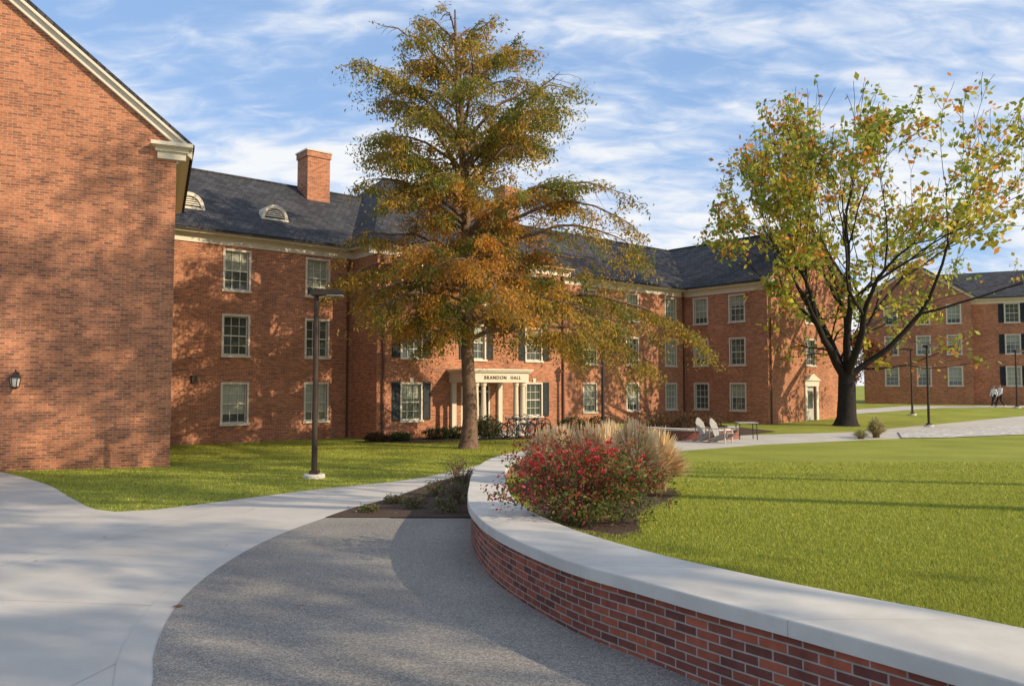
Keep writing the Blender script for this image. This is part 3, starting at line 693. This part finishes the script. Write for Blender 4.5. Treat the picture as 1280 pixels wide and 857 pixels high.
rose=shrub('rose_bush',RX,RY,zr_-.04,.68,.62,.72,8500,.036,pal_rose,'bushy rose shrub with red leaves and blooms behind seat wall','shrub',3,.6,36,noisy=.25,amp=1.0)
rl=np.random.default_rng(9); M_pet=pm('rose_petal',(.66,.05,.07),(.75,.12,.12),.6,9)
for k in range(46):
    b=B()
    a=rl.uniform(0,6.28); q=rl.uniform(.3,.95); x=RX+.72*q*math.cos(a); y=RY+.65*q*math.sin(a); z=zr_+.74*(.5+.5*math.sqrt(max(0,1-q*q)))*rl.uniform(.8,1.05)
    for s_ in range(3):
        rr=.028-.006*s_
        for u in range(5):
            t=u*1.2566+s_; b.face([(x,y,z+.006*s_),(x+rr*math.cos(t-.5),y+rr*math.sin(t-.5),z+.014+.008*s_),(x+rr*1.2*math.cos(t),y+rr*1.2*math.sin(t),z+.02+.01*s_),(x+rr*math.cos(t+.5),y+rr*math.sin(t+.5),z+.014+.008*s_)])
    b.obj('bloom',[M_pet],rose,recalc=False)
b=B(); CC=[]
for k in range(44):
    a=rl.uniform(0,6.28); q=rl.uniform(.6,1.25); e_=Vector((RX+.66*q*math.cos(a),RY+.62*q*math.sin(a),zr_+rl.uniform(.25,.88))); s_=Vector((RX,RY,zr_)); m_=s_.lerp(e_,.55)+Vector((0,0,.18))
    b.tube([s_,m_,e_],[.008,.006,.003],4)
    for u in np.linspace(.35,1,22):
        p=(s_*(1-u)**2+m_*2*u*(1-u)+e_*u*u); CC.append([p.x,p.y,p.z])
b.obj('canes',[M_bark],rose)
CC=np.repeat(np.array(CC),3,0)+rl.normal(size=(len(CC)*3,3))*.028
V,F_,cc=leaf_quads(CC,.036,.6,0,pal_rose(rl,CC,(CC-np.array([RX,RY,zr_]))/np.array([.66,.62,.7])),rl); np_mesh('foliage',V,F_,[M_leaf],rose,col=cc)
def ograss(x,y,z,h,n,spread,seed,label,cols=((.92,.70,.40),(.80,.56,.28),(.96,.80,.54)),group='ornamental grasses'):
    rl=np.random.default_rng(seed); e=make_empty('ornamental_grass',(x,y,z),label,'ornamental grass',group)
    V=[];F_=[];C=[]
    cols=np.array(cols)
    for k in range(n):
        a=rl.uniform(0,6.28); r0=rl.uniform(0,.14); lean=rl.uniform(.05,1)*spread; hh=h*rl.uniform(.55,1.0)*(1-.45*(lean/spread)**2)
        w=rl.uniform(.0015,.0035)*(1+h); c=cols[rl.integers(len(cols))]*rl.uniform(.75,1.05); ca,sa=math.cos(a),math.sin(a)
        tw=rl.uniform(-.9,.9); px,py=-math.sin(a+tw),math.cos(a+tw)
        m=6; i0=len(V)
        for j in range(m+1):
            s=j/m; rr=r0+lean*s**1.8; zz=z+hh*(s-.30*s**3*(.3+lean/spread)); ww=w*(1-.6*s) if j<m-2 else w*(2.6 if j<m else .5)
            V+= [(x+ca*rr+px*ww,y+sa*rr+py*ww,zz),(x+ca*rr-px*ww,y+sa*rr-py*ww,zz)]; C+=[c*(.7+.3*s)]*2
        for j in range(m): F_.append((i0+2*j,i0+2*j+1,i0+2*j+3,i0+2*j+2))
    np_mesh('blades',V,F_,[M_dry],e,col=np.array(C))
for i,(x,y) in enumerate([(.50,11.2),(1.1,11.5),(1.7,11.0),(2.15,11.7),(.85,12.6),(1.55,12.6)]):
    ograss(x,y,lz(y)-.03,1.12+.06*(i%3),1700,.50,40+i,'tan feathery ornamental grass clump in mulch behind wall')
ograss(16.2,34.9,g(34.9),1.15,600,.55,61,'low straw coloured grass clump beside gravel',((.75,.6,.34),(.5,.42,.2),(.3,.32,.1)))
ograss(15.2,34.2,g(34.2),.55,350,.5,62,'low straw coloured grass clump beside gravel',((.55,.45,.24),(.3,.32,.1),(.25,.27,.09)))
def pal_dark(rl,C,Q): 
    n=len(C); return np.tile(np.array([.05,.07,.022]),(n,1))*rl.uniform(.5,1.5,(n,1))
def pal_rust(rl,C,Q):
    n=len(C); c=np.tile(np.array([.13,.05,.03]),(n,1)); c[rl.random(n)<.4]=(.07,.08,.03); return c*rl.uniform(.5,1.5,(n,1))
sh=[(-5.6,32.6,.5,.3),(-4.7,32.9,.5,.28),(-3.2,34.0,.7,.38),(-2.3,34.3,.7,.42),(-1.3,34.9,.7,.6),(-1.0,34.0,.6,.8),(3.0,38.8,.8,.6),(4.6,40.2,.8,.6)]
for i,(x,y,r_,h_) in enumerate(sh):
    shrub('shrub',x,y,g(y),r_,r_*.8,h_*1.3,1500,.09,pal_dark if i%4 else pal_rust,'low evergreen foundation shrub beside brick hall' if i%4 else 'low rust tinted foundation shrub beside brick hall',seed=20+i,group='foundation shrubs')
for i,(x,y,r_,h_) in enumerate([(6.9,35.3,.8,1.0),(8.1,34.9,.8,1.1),(8.9,35.6,.7,.9),(8.6,40,1.2,1.0),(7.0,41,1.2,1.1),(10.5,43,1.2,1.0)]):
    shrub('shrub',x,y,g(y),r_,r_*.8,h_,1500,.09,pal_rust,'rust coloured shrub in planting bed by curved wall',seed=50+i,group='court shrubs')
def pal_per(rl,C,Q):
    n=len(C); c=np.tile(np.array([.13,.17,.045]),(n,1)); c[rl.random(n)<.3]=(.15,.08,.06); return c*rl.uniform(.5,1.5,(n,1))
for i,(x,y,r_,h_) in enumerate([(-.95,11.6,.22,.22),(-1.5,12.1,.2,.18),(-.9,12.8,.26,.35),(-1.35,13.8,.22,.3),(-.95,15.2,.3,.45),(-1.2,16.8,.3,.5),(-1.9,12.7,.16,.14),(-2.1,11.6,.14,.12)]):
    shrub('perennial_plant',x,y,g(y)+.02,r_,r_,h_,360,.04,pal_per,'leafy fading perennial in mulch beside brick seat wall','plant',70+i,stems=22,group='bed perennials',amp=.7)
# ---------------------------------------------------------------- grass blades + fallen leaves
def blades(name,X,Y,Z,hh,ww,seed):
    rl=np.random.default_rng(seed); n=len(X); a=rl.uniform(0,6.28,n); l=rl.uniform(0,.8,n)*hh; b=rl.uniform(0,6.28,n); h=hh*rl.uniform(.5,1.2,n)
    base=np.stack([X,Y,Z],1); pr=np.stack([np.cos(a)*ww,np.sin(a)*ww,np.zeros(n)],1); tip=base+np.stack([np.cos(b)*l,np.sin(b)*l,h],1)
    V=np.stack([base-pr,base+pr,tip],1).reshape(-1,3); F_=np.arange(3*n).reshape(-1,3)
    t=rl.random((n,1)); c=np.array([[.23,.28,.035]])*(1-t)+np.array([[.50,.50,.09]])*t; c*=rl.uniform(.8,1.2,(n,1))
    return np_mesh(name,V,F_,[M_blade],None,col=np.repeat(c,3,0),kind='stuff')
n=380000; Y=1/rng.uniform(1/22,1/3.4,n); X=Y*rng.uniform(-.05,.75,n)
mulc=[(1.2+(x-1.2)*.93,11+(y-11)*.95) for x,y in mul]
k=inside(lawn,X,Y)&~inside(mulc,X,Y); X,Y=X[k],Y[k]; print('blades',len(X))
blades('grass',X,Y,lza(Y)-.042,.022+.0012*Y,.0018+.0004*Y,1)
n=110000; Y=rng.uniform(11.5,33,n); X=rng.uniform(-14,2,n)
k=~inside(conc,X,Y)&~inside(bed,X,Y)&(X<Y*.02+.2)&~inside([(-9.28,21.3),(-13,30),(-30,20),(-19.3,16.7)],X,Y)
hx=(X+11.34)*(-.643)+(Y-32)*.766; k&=hx<-.1; k&=~inside(hb,X,Y)
X,Y=X[k],Y[k]; blades('grass',X,Y,ga(Y)-.002,.04,.012,2)
n=1500; Y=rng.uniform(12,31,n); X=rng.uniform(-12,1,n); k=(~inside(conc,X,Y))|(rng.random(n)<.06); X,Y=X[k],Y[k]
k=~inside([(-9.28,21.3),(-13,30),(-30,20),(-19.3,16.7)],X,Y); X,Y=X[k],Y[k]
X=np.concatenate([X,rng.uniform(-2.4,-.7,60),rng.uniform(-6,-1,6)]); Y=np.concatenate([Y,rng.uniform(11.1,14,60),rng.uniform(5,11,6)])
Z=ga(Y)+.03+.02*(~inside(conc,X,Y)); n=len(X); C=np.stack([X,Y,Z],1)
cl=np.array([(.45,.2,.06),(.38,.28,.08),(.28,.12,.05)])[rng.integers(0,3,n)]
V,F_,cc=leaf_quads(C,.07,.7,0,cl,rng); V[:,2]=np.repeat(Z,4)+ (V[:,2]-np.repeat(Z,4))*.15
np_mesh('fallen_leaves',V,F_,[M_leaf],None,col=cc,kind='stuff')
# ---------------------------------------------------------------- street furniture
def shoebox(x,y):
    z=g(y); e=make_empty('street_lamp',(x,y,z),'dark bronze lamp post with flat rectangular head by path','street lamp','path lamps')
    b=B(); b.tube([(x,y,z-.05),(x,y,z+.08),(x,y,z+.1)],[.24,.24,.22],20); b.obj('footing',[M_stone],e)
    b=B(); b.box(x-.10,x+.10,y-.10,y+.10,z+.1,z+.18); b.tube([(x,y,z+.18),(x,y,z+4.2)],[.068,.055],12); b.obj('post',[M_bronze],e,smooth=False)
    b=B(); b.box(x-.06,x+.55,y-.05,y+.05,z+4.16,z+4.2); b.prism([(x-.1,z+4.12),(x+.64,z+4.16),(x+.64,z+4.22),(x+.5,z+4.26),(x-.02,z+4.26),(x-.1,z+4.22)],y-.17,y+.17,'y'); hd=b.obj('lamp_head',[M_bronze],e)
    b=B(); b.box(x+.25,x+.6,y-.12,y+.12,z+4.115,z+4.139); b.obj('lens',[M_lens],hd)
    return e
L1=shoebox(-4.45,17.7)
for (x,y,rz) in [(23.4,44.0,.3),(27.6,54,2.9),(40.0,62,.2)]:
    copy_thing(L1,(x,y,g(y)),1.08,rz)
x,y=4.6,39.6; z=g(y); e=make_empty('street_lamp',(x,y,z),'black lantern style lamp post in front of brick hall','street lamp')
b=B(); b.tube([(x,y,z),(x,y,z+.25),(x,y,z+.5),(x,y,z+.55),(x,y,z+3.7)],[.2,.17,.11,.09,.075],12); b.obj('post',[M_black],e)
b=B(); b.tube([(x,y,z+3.68),(x,y,z+3.75),(x,y,z+3.8)],[.06,.16,.16],12); b.tube([(x,y,z+4.2),(x,y,z+4.25),(x,y,z+4.4),(x,y,z+4.48)],[.24,.22,.08,.02],12)
for k in range(4): t=k*math.pi/2+.4; b.tube([(x+.14*math.cos(t),y+.14*math.sin(t),z+3.8),(x+.2*math.cos(t),y+.2*math.sin(t),z+4.22)],.014,4)
b.obj('lantern',[M_black],e)
b=B(); b.tube([(x,y,z+3.81),(x,y,z+4.0),(x,y,z+4.19)],[.12,.16,.17],12); b.obj('lantern_glass',[pm('dark_lantern_glass',(.12,.12,.1),None,.1,4,spec=.7)],e)
def chair(x,y,rot):
    z=g(y)+.018; M=Matrix.Translation((x,y,z))@Matrix.Rotation(rot,4,'Z')
    e=make_empty('adirondack_chair',(x,y,z),'weathered pale wooden lounge chair on paving by low wall','chair','pale wooden lounge chairs')
    b=B()
    for k in range(6):
        s=k/6; xx=.34-.50*s; zz=.38-.14*s; b.prism([(xx,zz),(xx+.075,zz+.018),(xx+.075,zz+.04),(xx,zz+.022)],-.27,.27,'y')
    b.obj('seat',[M_wood],e,M)
    b=B()
    for k in range(7):
        yy=-.27+k*.078; top=.98-.018*(k-3)**2
        b.prism([(-.14,.22),(-.12,.225),(-.12-(top-.22)*.42,top),(-.14-(top-.22)*.42,top-.005)],yy,yy+.066,'y')
    b.box(-.30,-.27,-.27,.27,.5,.56); b.obj('backrest',[M_wood],e,M)
    for s in (-1,1):
        b=B(); b.box(-.38,.42,s*.36-.065,s*.36+.065,.56,.582); b.obj('armrest',[M_wood],e,M)
        b=B(); b.box(.32,.345,s*.30-.05,s*.30+.05,0,.56); b.obj('leg',[M_wood],e,M)
        b=B(); b.prism([(.42,.26),(.42,.38),(-.05,.24),(-.55,.0),(-.42,.0)],s*.285-.012,s*.285+.012,'y'); b.obj('leg',[M_wood],e,M)
        b=B(); b.box(-.36,-.33,s*.31-.02,s*.31+.02,.12,.56); b.obj('leg',[M_wood],e,M)
chair(8.05,32.4,-.85); chair(8.5,31.9,-.75)
x,y=10.1,33.8; z=g(y)+.018; e=make_empty('outdoor_table',(x,y,z),'small outdoor table with pale top and thin legs','table')
b=B(); b.box(x-.42,x+.42,y-.35,y+.35,z+.70,z+.74); b.obj('table_top',[M_wood],e)
for a in (-.36,.36):
    for c in (-.28,.28): b=B(); b.tube([(x+a*1.05,y+c*1.05,z),(x+a,y+c,z+.70)],.02,6); b.obj('leg',[M_black],e)
def bike(x,y,rot,colm,label):
    z=g(y)+.02; M=Matrix.Translation((x,y,z))@Matrix.Rotation(rot,4,'Z')@Matrix.Rotation(.08,4,'X')
    e=make_empty('bicycle',(x,y,z),label,'bicycle','parked bicycles')
    for cx in (-.52,.52):
        b=B(); b.torus((cx,0,.34),.32,.022); b.torus((cx,0,.34),.295,.012)
        for k in range(12):
            t=k*math.pi/6; b.tube([(cx,0,.34),(cx+.29*math.cos(t),0,.34+.29*math.sin(t))],.003,3)
        b.tube([(cx,-.04,.34),(cx,.04,.34)],.025,8); b.obj('wheel',[M_black],e,M)
    b=B(); bb=(-.05,0,.3); st=(-.2,0,.82); hd=(.36,0,.84)
    for p,q in ((bb,st),(bb,(.38,0,.72)),((-.17,0,.72),hd),(bb,(-.52,0,.34)),((-.17,0,.72),(-.52,0,.34)),(hd,(.40,0,.64)),((.40,0,.64),(.52,0,.34))): b.tube([p,q],.017,6)
    b.torus((-.05,.05,.3),.09,.01); b.tube([(-.05,-.09,.3),(.09,-.09,.2)],.01,5); b.tube([(-.05,.09,.3),(-.19,.09,.4)],.01,5)
    b.obj('frame',[colm],e,M)
    b=B(); b.tube([(-.34,0,.86),(-.25,0,.88),(-.05,0,.86)],[.07,.065,.02],8); b.tube([(-.2,0,.82),(-.22,0,.86)],.015,6); b.obj('saddle',[M_black],e,M)
    b=B(); b.tube([(.36,0,.84),(.37,0,.96)],.015,6); b.tube([(.28,-.28,1.0),(.40,-.2,.98),(.38,0,.96),(.40,.2,.98),(.28,.28,1.0)],.013,6); b.obj('handlebar',[M_black],e,M)
bc=[pm('bike_paint_dark',(.02,.02,.03),None,.3,4),pm('bike_paint_silver',(.35,.36,.38),None,.3,4),pm('bike_paint_blue',(.03,.06,.15),None,.3,4)]
for i,(x,y,r_) in enumerate([(.0,34.4,.5),(.4,34.1,.7),(.8,34.4,.55),(1.15,34.2,.8),(.3,35.4,.3)]):
    bike(x,y,r_,bc[i%3],['dark bicycle with black tyres parked near hall entrance','silver bicycle parked near hall entrance','dark blue bicycle parked near hall entrance'][i%3])
x,y=.6,34.7; z=g(y); e=make_empty('bicycle_rack',(x,y,z),'black looped metal rack holding bicycles','bicycle rack')
for k in range(4):
    b=B(); xx=x-.8+k*.5; b.tube([(xx,y,z),(xx,y,z+.7),(xx+.08,y,z+.82),(xx+.2,y,z+.86),(xx+.32,y,z+.82),(xx+.4,y,z+.7),(xx+.4,y,z)],.025,8); b.obj('hoop',[M_black],e)
# ---------------------------------------------------------------- people
def blob(name,caps,vox,mat,parent,M,**kw):
    b=B()
    for p0,p1,r0,r1 in caps:
        p0=Vector(p0);p1=Vector(p1); dv=p1-p0
        if dv.length<1e-5: dv=Vector((0,0,1e-3)); p1=p0+dv
        u=dv.normalized(); pts=[];rad=[]
        for a in (89,60,30): pts.append(p0-u*r0*math.sin(math.radians(a))); rad.append(r0*math.cos(math.radians(a)))
        pts.append(p0); rad.append(r0); pts.append(p1); rad.append(r1)
        for a in (30,60,89): pts.append(p1+u*r1*math.sin(math.radians(a))); rad.append(r1*math.cos(math.radians(a)))
        b.tube(pts,rad,12)
    me=bpy.data.meshes.new('t'); me.from_pydata(b.v,[],b.f); o=bpy.data.objects.new('t',me); COL.objects.link(o)
    md=o.modifiers.new('r','REMESH'); md.mode='VOXEL'; md.voxel_size=vox; md.use_smooth_shade=True
    sm=o.modifiers.new('s','SMOOTH'); sm.factor=.5; sm.iterations=2
    bpy.context.view_layer.update(); m2=bpy.data.meshes.new_from_object(o.evaluated_get(bpy.context.evaluated_depsgraph_get())); bpy.data.objects.remove(o)
    m2.transform(M); m2.materials.clear(); m2.materials.append(mat)
    ob=bpy.data.objects.new(name,m2); WL[ob]=Vector((0,0,0)); place(ob,parent); tag(ob,**kw); return ob
def person(x,y,rot,top,pants,hairc,label,long_hair=False,flip=1,sc=1.0):
    z=g(y)+.014; M=Matrix.Translation((x,y,z))@Matrix.Rotation(rot,4,'Z')@Matrix.Scale(sc,4)
    e=make_empty('person',(x,y,z),label,'person','people walking')
    s=flip
    legs=[((-.09,0,.93),(-.10,.20,.52),(-.10,.30,.10),(-.11,.44,.05)),((.09,0,.93),(.10,.03,.50),(.10,-.27,.17),(.10,-.17,.04))]
    arms=[((-.185,.0,1.40),(-.235,-.10,1.14),(-.22,-.04,.90),-1),((.185,.0,1.40),(.235,.06,1.14),(.20,.20,.93),1)]
    if s<0:
        legs=[tuple((-p[0],p[1],p[2]) for p in l) for l in legs]; arms=[tuple([(-p[0],p[1],p[2]) for p in a[:3]]+[-a[3]]) for a in arms]
    caps=[((0,0,.97),(0,0,1.12),.135,.12),((0,0,1.12),(0,.01,1.32),.12,.145),((-.12,0,1.39),(.12,0,1.39),.065,.065),((0,.0,1.42),(0,.02,1.54),.055,.052),
          ((0,.03,1.60),(0,.035,1.65),.082,.092),((0,.06,1.57),(0,.05,1.60),.055,.07),((0,.118,1.60),(0,.125,1.585),.012,.015),((-.09,.03,1.60),(-.09,.03,1.63),.016,.018),((.09,.03,1.60),(.09,.03,1.63),.016,.018)]
    for h_,k_,a_,t_ in legs: caps+=[(h_,k_,.088,.058),(k_,a_,.056,.036),(a_,t_,.038,.03)]
    for sh_,el,wr,sd in arms:
        caps+=[(sh_,el,.05,.038),(el,wr,.037,.025)]
        w=Vector(wr); dr=(w-Vector(el)).normalized(); dr=(dr+Vector((0,.1,-.3))).normalized(); k=w+dr*.085
        caps.append((tuple(w+dr*.02),tuple(k),.028,.032))
        for j,(ln) in enumerate((.065,.078,.072,.055)):
            o_=k+Vector((0,.030-.02*j,.0)); m_=o_+dr*ln*.6; f_=m_+(dr+Vector((-sd*.5,0,0))).normalized()*ln*.5; caps+=[(tuple(o_),tuple(m_),.0095,.009),(tuple(m_),tuple(f_),.009,.008)]
        o_=w+dr*.03+Vector((0,.025,0)); caps.append((tuple(o_),tuple(o_+dr*.05+Vector((0,.035,0))),.012,.009))
    skin=pm('skin',(.45,.27,.19),(.42,.25,.18),.5,6)
    blob('body',caps,.0085,skin,e,M)
    c=[((0,0,.95),(0,0,1.12),.15,.135),((0,0,1.12),(0,.01,1.32),.135,.162),((-.13,0,1.39),(.13,0,1.39),.08,.08)]
    for sh_,el,wr,sd in arms: c+=[(sh_,el,.068,.055),(el,tuple(Vector(el).lerp(Vector(wr),.92)),.055,.042)]
    blob('jacket',c,.014,pm('jacket_cloth',top,None,.8,12),e,M)
    c=[((-.05,0,.96),(.05,0,.96),.135,.135)]
    for h_,k_,a_,t_ in legs: c+=[(h_,k_,.105,.072),(k_,tuple(Vector(k_).lerp(Vector(a_),.93)),.070,.052)]
    blob('trousers',c,.014,pm('trouser_cloth',pants,None,.8,12),e,M)
    c=[]
    for h_,k_,a_,t_ in legs: a2=Vector(a_)+Vector((0,-.03,-.03)); c+=[(tuple(a2),t_,.045,.04)]
    blob('shoes',c,.01,pm('shoe',(.5,.5,.5),None,.6,12),e,M)
    c=[((0,.0,1.66),(0,.02,1.69),.098,.085),((0,-.03,1.58),(0,-.03,1.64),.07,.085)]
    if long_hair: c+=[((0,-.05,1.60),(0,-.08,1.40),.07,.05)]
    blob('hair',c,.01,pm('hair',hairc,None,.6,12),e,M)
person(38.5,62.5,1.7,(.85,.85,.83),(.02,.02,.025),(.05,.03,.02),'person walking in a white top and dark trousers',True,1,1.0)
person(39.25,62.9,1.6,(.75,.76,.78),(.025,.025,.03),(.03,.02,.015),'person walking in a pale jacket and black trousers',False,-1,1.05)
# ---------------------------------------------------------------- world, sun, camera
el=math.radians(26); az=math.atan2(.90,-.43)
sv=Vector((math.sin(az)*math.cos(el),math.cos(az)*math.cos(el),math.sin(el)))
w=bpy.data.worlds.new('World'); S.world=w; w.use_nodes=True; t=w.node_tree; t.nodes.clear()
out=N(t,'ShaderNodeOutputWorld'); bg=N(t,'ShaderNodeBackground',Strength=.15); sky=N(t,'ShaderNodeTexSky'); sky.sky_type='NISHITA'; sky.sun_disc=False
sky.sun_elevation=el; sky.sun_rotation=az; sky.altitude=200; sky.dust_density=.8; sky.ozone_density=1.5
t.links.new(sky.outputs[0],bg.inputs[0])
tc=N(t,'ShaderNodeTexCoord'); sp=N(t,'ShaderNodeSeparateXYZ'); t.links.new(tc.outputs['Generated'],sp.inputs[0])
za=N(t,'ShaderNodeMath',operation='MAXIMUM'); t.links.new(sp.outputs[2],za.inputs[0]); za.inputs[1].default_value=0
zb_=N(t,'ShaderNodeMath',operation='ADD'); t.links.new(za.outputs[0],zb_.inputs[0]); zb_.inputs[1].default_value=.34
dx=N(t,'ShaderNodeMath',operation='DIVIDE'); dy=N(t,'ShaderNodeMath',operation='DIVIDE')
t.links.new(sp.outputs[0],dx.inputs[0]); t.links.new(zb_.outputs[0],dx.inputs[1]); t.links.new(sp.outputs[1],dy.inputs[0]); t.links.new(zb_.outputs[0],dy.inputs[1])
cb=N(t,'ShaderNodeCombineXYZ'); t.links.new(dx.outputs[0],cb.inputs[0]); t.links.new(dy.outputs[0],cb.inputs[1])
mp=N(t,'ShaderNodeMapping'); mp.inputs['Rotation'].default_value=(0,0,math.radians(48)); mp.inputs['Scale'].default_value=(1.0,2.4,1); t.links.new(cb.outputs[0],mp.inputs[0])
n1=N(t,'ShaderNodeTexNoise',Scale=9.0,Detail=7,Roughness=.55,Distortion=.5); n2=N(t,'ShaderNodeTexNoise',Scale=1.5,Detail=3,Distortion=.4)
t.links.new(mp.outputs[0],n1.inputs['Vector']); t.links.new(mp.outputs[0],n2.inputs['Vector'])
n1s=N(t,'ShaderNodeMath',operation='MULTIPLY'); t.links.new(n1.outputs[0],n1s.inputs[0]); n1s.inputs[1].default_value=.85
ad=N(t,'ShaderNodeMath',operation='MULTIPLY_ADD'); t.links.new(n2.outputs[0],ad.inputs[0]); ad.inputs[1].default_value=1.25; t.links.new(n1s.outputs[0],ad.inputs[2])
hz=N(t,'ShaderNodeMapRange'); hz.inputs['From Min'].default_value=0; hz.inputs['From Max'].default_value=.35; hz.inputs['To Min'].default_value=.22; hz.inputs['To Max'].default_value=0; t.links.new(sp.outputs[2],hz.inputs[0])
ad3=N(t,'ShaderNodeMath',operation='ADD'); t.links.new(ad.outputs[0],ad3.inputs[0]); t.links.new(hz.outputs[0],ad3.inputs[1])
ad4=N(t,'ShaderNodeMath',operation='MULTIPLY_ADD'); t.links.new(sp.outputs[0],ad4.inputs[0]); ad4.inputs[1].default_value=.16; t.links.new(ad3.outputs[0],ad4.inputs[2])
rp=N(t,'ShaderNodeMapRange',interpolation_type='SMOOTHSTEP'); rp.inputs['From Min'].default_value=.82; rp.inputs['From Max'].default_value=1.36; rp.inputs['To Min'].default_value=.6; rp.inputs['To Max'].default_value=1.0; t.links.new(ad4.outputs[0],rp.inputs[0])
bg2=N(t,'ShaderNodeBackground',Strength=1.05)
cm=N(t,'ShaderNodeMapRange'); cm.inputs['From Min'].default_value=.6; cm.inputs['From Max'].default_value=1.0; t.links.new(rp.outputs[0],cm.inputs[0])
cr=N(t,'ShaderNodeMix'); cr.data_type='RGBA'; cr.inputs[6].default_value=(.36,.57,.95,1); cr.inputs[7].default_value=(.88,.90,.93,1); t.links.new(cm.outputs[0],cr.inputs[0]); t.links.new(cr.outputs[2],bg2.inputs[0])
mx=N(t,'ShaderNodeMixShader'); t.links.new(rp.outputs[0],mx.inputs[0]); t.links.new(bg.outputs[0],mx.inputs[1]); t.links.new(bg2.outputs[0],mx.inputs[2]); t.links.new(mx.outputs[0],out.inputs[0])
ld=bpy.data.lights.new('sun','SUN'); ld.energy=5.0; ld.angle=math.radians(.5); ld.color=(1,.83,.60)
lo=bpy.data.objects.new('sun',ld); COL.objects.link(lo); lo.rotation_euler=sv.to_track_quat('Z','Y').to_euler(); lo.location=(30,-6,20)
cd=bpy.data.cameras.new('camera'); cam=bpy.data.objects.new('camera',cd); COL.objects.link(cam); cam.location=(0,0,1.65); cam.rotation_euler=(math.radians(93.0),0,0)
cd.sensor_width=36; cd.lens=27.45; cd.clip_end=2000; cd.clip_start=.05; S.camera=cam
S.view_settings.view_transform='Standard'; S.view_settings.look='None'; S.view_settings.exposure=0; S.view_settings.gamma=1
